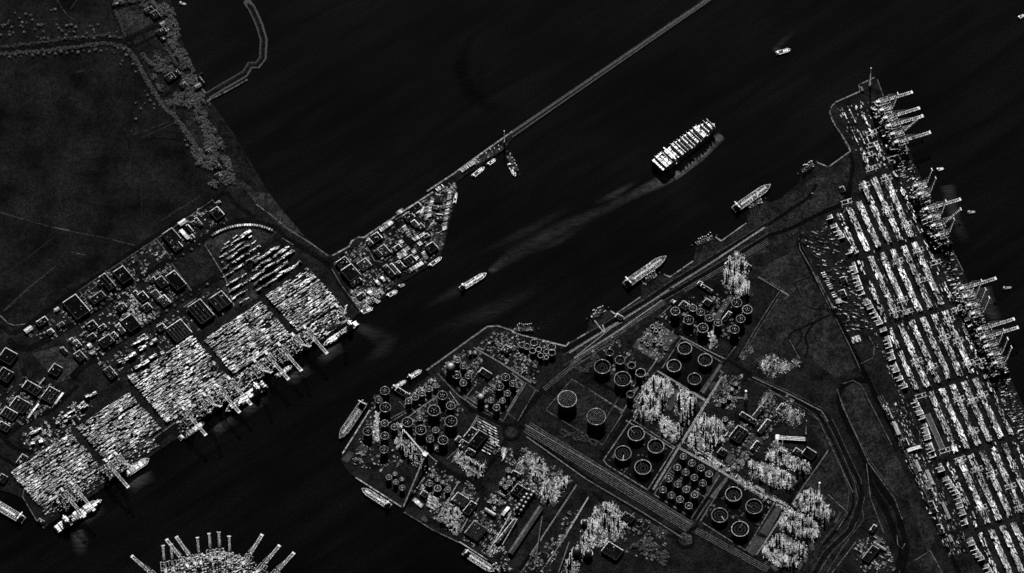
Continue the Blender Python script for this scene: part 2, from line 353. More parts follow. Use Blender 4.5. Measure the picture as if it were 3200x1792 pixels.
# stone slopes and the breakwaters
m = MB(); m.strip([G(*t16(p), 3.4) for p in [(-8,1001),(1440,15),(2030,-385)]], 9, 3.9, 1.0, 1.5); struct('breakwater_crest', m, 'stone')
m = MB(); m.strip([G(*t16(p), 3.4) for p in [(2,1030),(1470,15),(2060,-388)]], 5, 3.7, 0.9, 1.5); struct('breakwater_crest', m, 'stone')
m = MB(); m.strip([G(*t16(p), 3.4) for p in [(-5,1016),(1455,15),(2045,-388)]], 7, 3.35, 1.0); struct('road', m, 'asphalt')
jet = [t00(p) for p in [(1560,720),(1660,660),(1840,555),(1880,490)]]+[t80(p) for p in [(10,490),(50,440),(58,300),(25,190),(-10,110)]]+[t00(p) for p in [(1890,60),(1860,25)]]
def band(name, pts, wd, z, mat, tone, h, smooth=True):
    P = [G(*p, z) for p in pts]
    m = MB(); m.strip(P, wd, z, tone, h); return struct(name, m, mat)
band('mole', jet, 25, 2.5, 'soil', 1.6, 5); band('mole_crest', jet, 6, 3.6, 'asphalt', 1, 1.3)
def offset(pts, d):
    P = [Vector(p) for p in pts]; out = []
    for i, p in enumerate(P):
        q = P[min(i+1,len(P)-1)]-P[max(i-1,0)]; q.normalize(); out.append((p.x-q.y*d, p.y+q.x*d))
    return out
band('mole_stones', offset(jet, 9.5), 6, 3.3, 'stone', 0.9, 4); band('mole_stones', offset(jet, -9.5), 4, 3.3, 'stone', 0.8, 4)
m = MB(); q = G(*t00((1862,22)), 2.5); m.cyl(q.x, q.y, -2, 15, 5.2, 12, 24, .9); struct('mole_head', m, 'stone')
line(t00, [(1560,760),(1700,690),(1860,600)], 4, .35, 'quay_wall')
line(t00, [(1470,560),(1490,640),(1545,700)], 2, .6, 'quay_wall')
# bright shore and quay edge lines
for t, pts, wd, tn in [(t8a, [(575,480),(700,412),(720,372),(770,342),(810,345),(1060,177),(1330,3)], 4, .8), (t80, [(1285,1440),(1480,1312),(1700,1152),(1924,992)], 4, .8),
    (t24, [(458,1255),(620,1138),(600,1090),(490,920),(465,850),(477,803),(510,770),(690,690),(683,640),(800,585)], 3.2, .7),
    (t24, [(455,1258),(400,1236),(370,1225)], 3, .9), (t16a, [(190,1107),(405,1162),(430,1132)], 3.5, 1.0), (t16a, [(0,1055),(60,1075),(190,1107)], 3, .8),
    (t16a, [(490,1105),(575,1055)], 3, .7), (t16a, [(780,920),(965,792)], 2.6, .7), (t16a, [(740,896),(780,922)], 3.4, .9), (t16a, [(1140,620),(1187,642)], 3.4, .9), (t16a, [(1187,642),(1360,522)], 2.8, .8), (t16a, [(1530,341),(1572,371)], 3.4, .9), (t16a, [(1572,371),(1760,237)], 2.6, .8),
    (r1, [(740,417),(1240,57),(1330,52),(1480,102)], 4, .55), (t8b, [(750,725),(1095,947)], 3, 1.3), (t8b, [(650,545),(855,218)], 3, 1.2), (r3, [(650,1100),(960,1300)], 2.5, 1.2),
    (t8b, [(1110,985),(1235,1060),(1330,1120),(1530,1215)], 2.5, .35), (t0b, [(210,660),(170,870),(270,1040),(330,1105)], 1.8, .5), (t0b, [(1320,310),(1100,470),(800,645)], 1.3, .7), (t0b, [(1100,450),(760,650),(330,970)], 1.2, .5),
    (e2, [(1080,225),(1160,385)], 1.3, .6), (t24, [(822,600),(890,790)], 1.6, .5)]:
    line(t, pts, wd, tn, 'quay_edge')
# roads
for t, pts, wd, tn in [(t00, [(-200,400),(0,387),(400,345),(700,310),(800,302),(900,322),(960,345)], 14, 1), (t00, [(-200,365),(0,352),(400,312)], 6, 1),
    (t00, [(985,365),(1060,480),(1130,620),(1200,745),(1235,810)], 13, 1), (t00, [(950,285),(900,190),(855,95),(830,-40)], 11, 1), (t00, [(975,285),(1080,235),(1190,190)], 11, 1), (t00, [(1005,350),(1090,310),(1190,262)], 11, 1),
    (t00, [(1060,240),(1095,310)], 8, 1), (t00, [(1240,340),(1330,510),(1400,650)], 10, 1), (t00, [(1210,740),(1330,640),(1330,540)], 10, 1), (t00, [(1320,870),(1480,1130),(1540,1200),(1680,1330)], 8, 1), (t00, [(1010,580),(1020,690),(990,860),(970,1000)], 4, .8),
    (t00, [(1080,1050),(1200,1040),(1400,1060)], 3, .8),
    (t0a, [(1690,0),(1560,90),(1200,310),(1000,440),(760,620),(560,740),(300,930),(110,1060),(0,1000)], 13, .8),
    (t0a, [(1924,210),(1780,220),(1620,290),(1500,370),(1350,470),(1200,560),(1000,690),(800,830),(560,990),(320,1130),(170,1180),(60,1110)], 20, .85),
    (t0a, [(1640,640),(1500,720),(1330,830),(1100,980),(900,1110),(740,1230),(600,1330),(540,1400)], 22, .85),
    (t0a, [(1700,0),(1780,100),(1880,170),(1924,190)], 13, .8), (t8a, [(-80,200),(60,240),(170,290),(230,350),(330,410),(480,500),(560,560)], 16, .8),
    (t8a, [(560,560),(620,680),(700,800),(780,890)], 12, .9), (t8a, [(170,320),(80,400),(-40,470),(-200,560)], 14, .9), (t8a, [(560,540),(800,390),(1060,230),(1300,70),(1380,0)], 12, .9),
    (t8a, [(820,370),(900,520),(960,620),(1040,720)], 13, .9), (t8a, [(1040,220),(1130,360),(1240,510)], 12, .9), (t8a, [(930,530),(1160,390),(1310,290),(1330,160),(1360,20)], 12, .9),
    (t8a, [(1370,480),(1420,280),(1470,60),(1475,0)], 9, 3.2), (w2, [(440,340),(640,220),(830,95)], 14, 1.6), (w2, [(170,960),(0,1060),(-150,1160)], 14, .7),
    (t0b, [(40,420),(200,300),(380,220),(500,110),(590,30)], 13, .7), (t0b, [(0,400),(110,500),(250,530)], 12, .7), (t0b, [(170,-100),(190,0),(120,130),(0,310)], 13, .8), (t0b, [(0,560),(120,640),(200,740)], 9, .7),
    (t16a, [(380,1200),(700,1010),(1000,830),(1200,690),(1560,470),(1924,240)], 13, .8), (t16a, [(400,1330),(740,1110),(1150,790),(1260,730),(1700,470),(1924,330)], 10, .6),
    (t16a, [(1924,250),(2100,130),(2230,40),(2290,-60)], 11, .7), (t24, [(620,1150),(640,1260),(600,1420),(580,1540)], 10, .6), (t24a, [(0,330),(180,270),(420,150),(560,90),(610,20),(620,-80)], 13, .55),
    (t24a, [(260,330),(230,380),(270,480),(350,640),(480,870),(640,1190),(720,1350),(840,1600)], 15, .5), (t24b, [(760,0),(880,250),(1050,590),(1200,930),(1330,1220),(1440,1443)], 14, .55),
    (t24b, [(740,620),(600,330),(530,140),(560,40),(640,-10),(740,0)], 16, .6), (t24b, [(740,600),(770,760),(900,1000),(960,1170),(1000,1290),(960,1443)], 18, .6), (t24b, [(740,600),(850,800),(960,950),(1000,1080),(1030,1200),(1040,1300),(1000,1443)], 18, .6),
    (x1, [(1420,640),(1200,750),(950,860),(830,920),(800,1010),(870,1130),(960,1300),(1010,1443)], 6, .6), (x1, [(1180,760),(1080,900),(1040,1000),(1080,1140),(1040,1300)], 6, .6), (x1, [(950,870),(990,980),(900,1120)], 4, .6), (x1, [(1400,560),(1160,560),(1020,480)], 3, .5), (x1, [(1090,90),(900,180),(980,380)], 4, .8),
    (x1, [(-10,1330),(160,1100),(430,700),(690,280)], 8, .7), (r2, [(1690,440),(1500,900),(1450,930)], 8, .8), (r2, [(920,560),(1110,710),(1500,905),(1700,1020)], 10, .8), (r2, [(960,985),(1300,1190),(1350,1240)], 9, .7),
    (r4, [(1170,0),(1420,110),(1680,240),(1760,330),(1850,520),(1960,760),(1985,900),(1900,1120),(1730,1290),(1640,1443)], 14, .9), (r4, [(1320,80),(1600,220),(1690,300),(1850,640),(1920,830),(1900,1000),(1700,1240)], 7, .6),
    (r4, [(0,10),(220,130),(300,200)], 9, .7), (r4, [(440,20),(330,190),(240,330),(60,600)], 12, .9), (r4, [(270,310),(620,510),(800,610),(1000,720),(1350,940),(1430,980)], 9, .5), (r4, [(430,840),(640,500),(860,150),(960,0)], 12, .6), (r4, [(750,1050),(880,860),(1000,730)], 9, .6), (r4, [(1130,1290),(1430,970),(1500,820),(1740,540)], 12, .7), (r4, [(800,1060),(1130,1270),(1330,1443)], 9, .7),
    (r1, [(860,440),(980,580),(1090,720),(1180,770),(1360,860),(1440,870)], 16, .8), (r1, [(440,860),(600,770),(860,600),(970,540)], 5, .9), (r1, [(1460,860),(1560,740),(1705,560)], 14, .9), (r1, [(1140,220),(1350,340),(1640,540)], 8, .7), (r1, [(530,830),(700,1030),(820,1150),(1010,1300),(1180,1400)], 15, .8),
    (r1, [(1440,930),(1300,1130),(1190,1290),(1160,1390)], 15, .8), (r3, [(380,230),(600,360),(860,480),(930,540)], 18, .8), (r3, [(920,560),(800,770),(680,1000),(650,1090)], 12, 1.4), (r3, [(650,460),(520,690),(390,940)], 8, 1.4), (r3, [(350,280),(200,540),(60,690)], 9, .7),
    (r3, [(1920,470),(1680,850),(1400,1280),(1300,1400)], 10, .6), (t16b, [(600,830),(850,1010),(1150,1150),(1280,1150),(1400,1080)], 10, .7), (t16b, [(60,330),(250,500),(560,720),(900,950),(1300,1170)], 10, .6)]:
    road(t, pts, wd, tone=tn)
def ring_road(t, c, ro, ri, mat='asphalt', tn=.8):
    q = G(*t(c), LZ); m = MB(); m.ring(q.x, q.y, LZ+1.3, ri, ro, .35, 32, tn); struct('roundabout', m, mat)
    m = MB(); m.cyl(q.x, q.y, LZ, ri-1, 1.5, None, 28, 1.2); struct('roundabout_island', m, 'rough')
ring_road(t00, (970,325), 15, 7); ring_road(r1, (1440,920), 30, 21); ring_road(r4, (685,1198), 30, 20); ring_road(t24a, (270,370), 17, 11); ring_road(t0a, (1660,640), 9, 4)
# kerb, dike and fence-foot lines along roads and plots
for t, pts, wd, tn in [(t0a, [(1600,60),(1215,330),(1000,470),(590,745)], 1.6, .35), (t0a, [(480,860),(600,1000)], 1.4, .6), (t0a, [(600,750),(690,890)], 1.4, .5), (t0a, [(910,540),(1020,670)], 1.4, .5), (t0a, [(1180,360),(1280,490)], 1.4, .6), (t0a, [(1290,540),(1440,745)], 1.4, .5), (t0a, [(1600,65),(1710,220)], 1.4, .4), (t0a, [(1540,400),(1690,640),(1760,860)], 1.6, .8),
    (t0a, [(0,930),(60,990),(110,1005),(190,995)], 2, .5), (t0a, [(1100,1065),(1260,1240)], 1.3, .5), (t0a, [(500,1110),(640,1290)], 1.4, .6), (t0a, [(560,990),(700,900)], 1.4, .5), (t0a, [(650,1010),(770,1200)], 1.3, .4), (t0a, [(1380,870),(1480,800)], 1.5, .8), (t8a, [(600,520),(700,690),(840,850)], 1.5, .4), (t8a, [(740,440),(920,640),(1000,740)], 1.6, .6), (t8a, [(570,580),(640,700),(780,890)], 1.5, .45),
    (t8a, [(820,380),(890,520),(950,530)], 1.5, .5), (t8a, [(960,590),(1040,700)], 1.5, .5), (t8a, [(920,520),(1130,395)], 1.5, .5), (t8a, [(1050,210),(1280,60),(1300,70),(1260,270),(1170,360)], 1.6, .6), (t8a, [(630,600),(790,480)], 1.4, .4), (t8a, [(0,95),(120,180),(240,280),(430,400),(540,480)], 1.6, .6), (t8a, [(200,350),(280,400)], 1.6, .7),
    (r4, [(85,610),(290,310)], 2.4, .55), (r4, [(290,310),(610,515),(640,500)], 2.4, .5), (r4, [(410,830),(610,515)], 2.4, .5), (r4, [(85,610),(110,645),(410,830)], 2.4, .6), (r4, [(798,1062),(1000,735),(1335,938),(1132,1275),(798,1062)], 2.4, .5), (r4, [(460,860),(590,650)], 2, .5), (r4, [(460,865),(735,1035),(835,885),(560,700)], 2.4, .55), (r4, [(580,690),(850,870),(940,720)], 2.4, .5),
    (r2, [(968,975),(1126,728),(1460,928),(1300,1180)], 2, .5), (r2, [(230,1065),(660,1330)], 1.8, .6), (r2, [(20,1310),(230,1065)], 1.4, .5), (r2, [(20,1320),(210,1443)], 1.4, .6), (r2, [(1110,710),(1490,900),(1600,760)], 1.6, .5), (r2, [(930,560),(1090,420)], 1.3, .5), (r2, [(720,1260),(910,1010)], 1.6, .5),
    (r1, [(870,400),(1060,630),(1370,830),(1400,780)], 1.8, .6), (r1, [(1060,640),(1140,540)], 1.6, .5), (r1, [(1400,780),(1560,515)], 2.2, .45), (r1, [(1410,770),(1490,830),(1640,570)], 1.6, .4), (r1, [(1560,520),(1660,590)], 1.6, .4), (r1, [(430,850),(860,590)], 1.6, .6), (r1, [(410,830),(580,740),(840,580)], 1.4, .5), (r1, [(520,670),(590,750)], 1.4, .6), (r1, [(1060,1000),(900,1150)], 1.4, .5), (r1, [(1170,790),(960,1170)], 1.4, .6),
    (x1, [(340,85),(510,180),(660,275),(700,265),(510,150)], 1.4, .45), (x1, [(690,280),(800,360),(720,420)], 1.4, .5), (x1, [(660,290),(430,640),(40,1290)], 1.3, .4), (x1, [(700,295),(420,740),(60,1300)], 1.2, .35), (x1, [(1150,0),(1420,560)], 1.3, .5), (x1, [(1220,60),(1460,560)], 1.3, .5), (x1, [(800,1020),(960,1310)], 1.2, .5), (x1, [(1500,700),(1700,1100),(1860,1443)], 1.2, .4),
    (t24b, [(520,60),(560,190),(760,620)], 1.4, .5), (t24b, [(560,20),(640,-5),(700,30),(930,480)], 1.4, .4), (t24b, [(760,620),(950,880),(1010,1040)], 1.5, .45), (t24b, [(740,620),(770,880),(870,1140)], 1.4, .4), (t24b, [(1100,1350),(1220,1275),(1310,1443)], 1.6, .5), (t24b, [(660,1210),(480,1443)], 1.5, .5), (t24b, [(0,60),(380,290),(640,840)], 1.3, .4), (t24b, [(270,790),(450,520)], 1.5, .5), (t24b, [(450,850),(600,990),(520,1120)], 1.5, .5),
    (t24a, [(230,350),(240,430),(500,880)], 1.4, .5), (t24a, [(560,170),(600,100)], 1.4, .4), (t24, [(470,800),(470,870),(610,1130)], 1.4, .4), (t24b, [(970,1160),(975,1230),(1010,1260),(1030,1220)], 1.4, .5), (t24a, [(700,1290),(790,1250),(800,1160),(760,1090)], 1.3, .5),
    (t16b, [(480,0),(830,230)], 1.5, .5), (t16b, [(270,230),(680,480),(830,250)], 1.4, .5), (t16b, [(490,780),(240,1160),(0,1560)], 1.8, .6), (t16b, [(575,870),(350,1230)], 1.8, .8), (t16b, [(880,0),(620,420)], 1.4, .4)]:
    line(t, pts, wd, tn)
# railway corridor
rail_no = 0
def track(t, a, b, cnt, gap, tn=.5, lab='corridor'):
    A, B = G(*t(a), LZ), G(*t(b), LZ); d = (B-A).normalized(); nr = Vector((-d.y, d.x, 0)); ang = math.atan2(d.y, d.x)
    for i in range(cnt):
        o = nr*(i-(cnt-1)/2)*gap; L = (B-A).length
        th = thing('railway_track', A+o+Vector((0,0,1.2)), ang)
        mm = MB(); mm.box(L/2, 0, 0, L, 3.0, .4, 0, .25); mm.build('ballast', 'rough', th)
        for s in (-.75, .75):
            mm = MB(); mm.box(L/2, s, .4, L, .34, .3, 0, tn*.5); mm.build('rail', 'steel', th)
        th['category'] = 'railway track'; th['group'] = 'parallel tracks of the '+lab; th['label'] = 'railway track, '+nth(cnt-1-i, cnt, 'top')+' in the '+lab
TRACKS = []
track(t16b, (110,345), (1340,1100), 7, 6.2, .5, 'studded-tank corridor'); track(t16b, (1380,1120), (1924,1420), 4, 6.2, .5, 'corridor right of the tree roundabout'); track(t16a, (440,1290), (1150,830), 3, 6, .5, 'left jetty corridor'); track(t16a, (1290,745), (1924,385), 3, 5.5, .4, 'right jetty corridor')
track(t24b, (840,110), (1230,900), 3, 7, .5, 'eastern terminal sidings'); track(r2, (0,1150), (300,900), 3, 6, .4, 'bend near the big tanks')

for t, pts, wd, tn in [(t0a, [(30,890),(200,730),(400,575)], 1.4, .14), (t0a, [(-20,150),(410,272),(540,300),(760,340),(1010,402)], 1.6, .16), (t0a, [(540,455),(640,475)], 2, .3), (t0a, [(410,270),(520,290)], 2, .35), (t0a, [(0,640),(200,500),(420,330)], 1.2, .08),
    (t0a, [(430,-40),(500,260)], 1.2, .08), (t0a, [(1060,-100),(1065,180)], 1.2, .07), (t00, [(430,0),(470,70),(510,120),(560,150)], 1.3, .22), (t00, [(530,70),(580,0)], 1.2, .14), (t00, [(570,545),(640,530)], 1.4, .12), (t00, [(980,980),(1010,1010),(1150,960),(1260,920)], 1.4, .12), (t00, [(1060,1040),(1300,930)], 1.4, .1), (t00, [(960,1400),(990,1200),(930,1040)], 1.2, .07)]:
    line(t, pts, wd, tn, 'field_track', z=.1)
for t, pts, wd, tn in [(r4, [(1150,10),(1420,130),(1670,255),(1740,340),(1830,530),(1935,770),(1960,900),(1880,1110),(1710,1280),(1610,1443)], 1.3, .22), (r4, [(1190,-10),(1440,98),(1700,230),(1780,325),(1870,520),(1980,750),(2008,900),(1925,1130),(1760,1300),(1670,1443)], 1.3, .25), (r4, [(1300,90),(1590,235),(1670,310),(1830,650),(1895,830),(1880,990),(1690,1220)], 1.2, .25),
    (t16a, [(390,1225),(700,1030),(1000,850),(1210,705),(1570,485),(1924,262)], 1.3, .3), (t16a, [(360,1180),(690,990),(990,810),(1190,675),(1550,455),(1924,222)], 1.3, .25), (t16a, [(420,1345),(755,1120),(1160,805),(1270,745),(1710,485),(1924,350)], 1.2, .3), (t16a, [(380,1310),(730,1095),(1140,775),(1250,715),(1690,455),(1924,312)], 1.2, .25), (t16a, [(300,1420),(560,1260),(740,1140)], 1.2, .3),
    (t24b, [(515,140),(590,340),(730,630)], 1.2, .3), (t24b, [(548,130),(620,320),(770,600),(900,780)], 1.2, .25), (t24b, [(745,-5),(865,250),(1035,590),(1185,930),(1315,1220),(1425,1443)], 1.3, .3), (t24b, [(775,-5),(895,250),(1065,590),(1215,930),(1345,1220),(1455,1443)], 1.3, .25), (t24a, [(245,380),(285,480),(365,640),(495,870),(655,1190),(735,1350)], 1.3, .3), (t24a, [(215,390),(255,480),(335,640),(465,870),(625,1190),(700,1350)], 1.2, .25),
    (t24b, [(700,900),(720,1040),(560,1250),(440,1443)], 1.2, .3), (t24b, [(640,700),(700,860),(690,980),(560,1160),(400,1400)], 1.2, .25), (r1, [(840,440),(960,590),(1075,735),(1170,790),(1350,880)], 1.2, .25), (r1, [(880,430),(1000,570),(1105,705),(1190,750),(1370,840)], 1.2, .25), (r3, [(370,250),(590,380),(850,500)], 1.2, .25), (r3, [(395,210),(610,340),(870,460)], 1.2, .25)]:
    line(t, pts, wd, tn, z=.35)
# ------------------------------------------------------------------ storage tanks
def tank(q, r, h, style, **kw):
    th = thing('storage_tank', q, random.uniform(0, 6.28), cat='tank', **kw); seg = 40 if r > 12 else 24
    m = MB(); m.ring(0, 0, 0, r*.98, r+max(1.0, r*.05), .8, seg, .55); m.build('base_ring', 'concrete', th)
    m = MB(); m.cyl(0, 0, .5, r, h-.5, None, seg, 1.0, cap=False); m.build('shell', 'paint', th)
    rw = max(.8, min(1.4, r*.06)); tn = random.uniform(.22, .55)
    if style == 'silver':
        m = MB(); m.dome(0, 0, h, r, r*.45, seg, 6, .5); m.build('roof', 'steel', th)
    elif style == 'studs':
        m = MB(); m.dome(0, 0, h-1, r, r*.16, seg, 4, .45); m.build('roof', 'roof', th)
        m = MB(); st = r/6.2
        for i in range(-6, 7):
            for j in range(-6, 7):
                x, y = i*st, j*st; d = math.hypot(x, y)
                if d < r*.93: m.box(x, y, h-1+r*.16*math.sqrt(max(0, 1-(d/r)**2))-.2, 1.0, 1.0, .8, 0, .45)
        o = m.build('roof_studs', 'steel', th); o['kind'] = 'stuff'
    elif style == 'float':
        z = h-random.uniform(2, h*.45)
        m = MB(); m.cyl(0, 0, z, r*.985, .4, None, seg, .7); m.build('floating_roof', 'roof', th)
        m = MB(); m.ring(0, 0, z+.4, r*.62, r*.65, .5, seg, .08); m.ring(0, 0, z+.4, r*.30, r*.33, .5, 24, .08); m.build('pontoon', 'steel', th)
        m = MB(); a = random.uniform(0, 6.28); m.beam((r*.97*math.cos(a), r*.97*math.sin(a), h), (r*.25*math.cos(a+.4), r*.25*math.sin(a+.4), z+1), 1.1, .5)
        m.build('rolling_ladder', 'steel', th)
    else:
        m = MB(); m.cyl(0, 0, h, r, r*.16, .3, seg, .8); m.build('roof', 'roof', th)
        m = MB()
        for k in range(5):
            a = k*1.256+.3; m.box(r*.45*math.cos(a), r*.45*math.sin(a), h+r*.07, 1.3, 1.3, 1.2, 0, .6)
        m.cyl(0, 0, h+r*.15, 1.1, 1.2, None, 10, .8); m.build('roof_vents', 'steel', th)
    if style != 'silver':
        m = MB(); m.ring(0, 0, h-.2, r, r+rw, .9, seg, tn)
        m.build('wind_girder', 'steel', th)
    m = MB(); n = 10; a0 = random.uniform(0, 6.28)
    for k in range(n):
        a, b = a0+k*.12, a0+(k+1)*.12
        m.beam(((r+1)*math.cos(a), (r+1)*math.sin(a), h*k/n), ((r+1)*math.cos(b), (r+1)*math.sin(b), h*(k+1)/n), .9, .5)
    m.build('spiral_stair', 'steel', th)
    if style != 'silver':
        for a in (math.pi/2, -math.pi/2):  # glint painted on the rim's far and near points, fading sideways
            m = MB()
            for e in range(-3, 4):
                b = a-th.rotation_euler[2]+e*.09; m.box((r+rw*.5)*math.cos(b), (r+rw*.5)*math.sin(b), h+.7, r*.09, 1.1, .5, b+math.pi/2, .9-.18*abs(e))
            m.build('rim_glint', 'steel', th)
    return th
FARMS = [
 ('studded domed tank on the grass beside the rail corridor', 'two large studded tanks on grass', r2, [(190,1268,74),(427,1415,74)], 'studs', 34),
 ('big tank in the four-tank black bund by the tree roundabout avenue', 'four big tanks of the lower bund', r4, [(1042,880,57),(940,1035,57),(1193,972,58),(1090,1140,60)], 'float', 19),
 ('big tank in the four-tank black bund above the rail corridor', 'four big tanks of the middle bund', r4, [(325,435,58),(228,580,58),(470,530,57),(375,682,58)], 'float', 19),
 ('big tank in the four-tank bund below the water treatment pads', 'four big tanks of the upper bund', r2, [(1153,835,55),(1065,975,55),(1320,930,55),(1232,1085,52)], 'float', 18),
 ('tank in the farm beside the jetty road, above the studded tanks', 'tanks above the studded tanks', r2, [(478,990,63),(643,1095,65),(623,940,38),(538,875,30),(717,985,30),(792,1045,38),(707,1220,30)], 'float', 24),
 ('small tank in the dense sixteen-tank farm', 'sixteen small tanks in rows', r4, [(735,655,24),(802,693,24),(862,735,24),(672,605,22),(628,685,24),(690,725,24),(753,763,24),(817,802,24),(565,770,24),(630,810,24),(693,850,24),(755,890,24),(522,850,24),(585,890,24),(648,925,25),(712,970,25)], 'cone', 21),
 ('tank in the dark upper refinery farm below the jetties', 'tanks of the dark upper farm', r2, [(1185,612,40),(1075,545,36),(1220,515,30),(1283,550,32),(1355,595,30),(1300,682,42),(1425,635,30),(1578,475,40),(1665,525,38),(1610,608,35),(1560,692,37)], 'cone', 27),
 ('tank in the central farm on the western point', 'tanks in the middle of the point', r1, [(803,780,48),(943,865,48),(587,875,42),(695,938,42),(873,655,38),(940,738,34),(878,1020,38),(772,1010,30),(818,932,25),(688,832,22)], 'cone', 28),
 ('tank in the row along the northwest shore of the point', 'row of small tanks near the shore', r1, [(815,562,20),(762,592,25),(705,628,25),(650,662,27),(595,692,25)], 'cone', 20),
 ('tank standing near the moored ship at the tip of the point', 'tanks at the tip of the point', r1, [(405,748,42),(402,615,36),(350,685,28),(262,945,38),(395,1095,32),(400,980,32),(400,880,29),(480,908,26)], 'cone', 24),
 ('tank in the farm at the northern shore corner of the point', 'tanks in the northern corner farm', r1, [(993,355,25),(990,478,32),(1043,405,25),(1085,488,25),(1043,545,27),(1100,283,14),(1140,283,14)], 'cone', 22),
 ('tank in the walled farm above the big roundabout', 'tanks above the roundabout', r1, [(1390,500,32),(1340,575,34),(1450,552,27),(1405,630,25),(1365,688,22),(1315,748,27),(1270,685,22),(1210,612,15)], 'cone', 22),
 ('small tank by the river wall near the slipway moored tanker', 'small tanks by the river wall', r1, [(435,1315,22),(490,1352,20),(543,1398,22),(485,1280,15),(540,1323,15)], 'cone', 18),
 ('tank in the triangular yard below the conveyor bridge', 'tanks below the conveyor', r3, [(325,485,35),(412,540,36),(522,553,30),(412,440,22),(470,470,18),(358,400,22)], 'cone', 16),
 ('tank in the shoreline farm beneath the first jetty', 'tanks under the first jetty', t16a, [(75,1170,22),(112,1180,24),(165,1155,26),(235,1170,26),(298,1185,28),(155,1215,22),(200,1206,20),(258,1220,20),(300,1228,26),(215,1250,20),(258,1262,15)], 'float', 16),
 ('tank in the cluster beside the dark shed of the chemical plant', 'tanks beside the dark shed', r3, [(1185,335,25),(1135,443,20),(1190,408,14),(1245,432,17),(1108,485,20),(1198,478,30),(1155,524,24)], 'cone', 14),
 ('bright silo in the double row beside the long gabled shed', 'double row of bright silos', r3, [(1410,552,20),(1385,602,20),(1357,637,20),(1330,677,20),(1305,717,20),(1280,757,19),(1462,577,20),(1435,612,18),(1405,652,18),(1375,692,18),(1350,737,18),(1325,777,17)], 'silver', 15),
 ('round treatment tank on the pale pads by the jetty road', 'round tanks of the treatment pads', r2, [(888,642,15),(947,642,15),(918,672,15),(905,757,14),(960,782,15),(1000,822,14),(850,790,12),(800,750,12)], 'float', 7),
 ('small tank beside the pylon in the chemical plant', 'small tanks by the pylon', r4, [(970,187,17),(1012,162,15),(980,322,17),(1060,60,14),(1030,100,12)], 'cone', 13),
 ('silver capsule tank with bright dome roof on the point', 'silver domed tanks', r1, [(940,425,36),(1187,665,30)], 'silver', 30),
 ('small round vessel at the lower process plant by the river', 'small vessels by the river', r3, [(457,882,24),(500,900,14),(530,890,14),(560,925,15),(500,850,12),(545,860,13),(600,945,12),(520,935,12)], 'cone', 12),
]
for lab, grp, t, lst, style, h in FARMS:
    k = {r1: 2.623, r2: 2.623, r3: 3.502, r4: 2.358, t16a: 2.405}[t]
    lst = sorted(lst, key=lambda c: (c[0], c[1])); N = len(lst)
    for i, (x, y, r) in enumerate(lst):
        q = G(*t((x, y)), LZ+.9); rr = r/k; hh = h*random.uniform(.9, 1.1)
        if style in ('cone', 'float'): hh = min(hh, rr*2.3)
        tank(q, rr, hh, style, label=(lab+', '+nth(i, N)) if N > 1 else lab, group=grp)
# spheres at the lower plant
def sphere_tank(q, r, lab):
    th = thing('spherical_tank', q, 0, cat='tank', label=lab, group='spherical gas tanks')
    m = MB(); prev = None
    seg, rings = 24, 12
    for k in range(rings+1):
        a = -math.pi/2+math.pi*k/rings; n = len(m.v)
        for i in range(seg): m.v.append((r*math.cos(a)*math.cos(6.2832*i/seg), r*math.cos(a)*math.sin(6.2832*i/seg), r*1.25+r*math.sin(a)))
        if k:
            for i in range(seg): m.f.append((n-seg+i, n-seg+(i+1) % seg, n+(i+1) % seg, n+i)); m.t.append(.35)
    m.build('sphere', 'steel', th)
    for k in range(8):
        a = k*.785; m = MB(); m.cyl(r*.92*math.cos(a), r*.92*math.sin(a), 0, .8, r*1.2, None, 8, .6); m.build('leg', 'paint', th)
    m = MB(); m.ring(0, 0, r*1.25-.5, r, r+1.3, .8, seg, .8); m.build('catwalk', 'steel', th)
for i, (x, y, r) in enumerate([(2020,905,34),(1935,1230,52),(2060,1250,45)]):
    sphere_tank(G(*r3((x, y)), LZ), r/3.502, ('spherical tank beside the dark basin, ' + ['leftmost, under the tall mast', 'topmost of the three', 'rightmost by the frame edge'][[1,0,2][i]]))

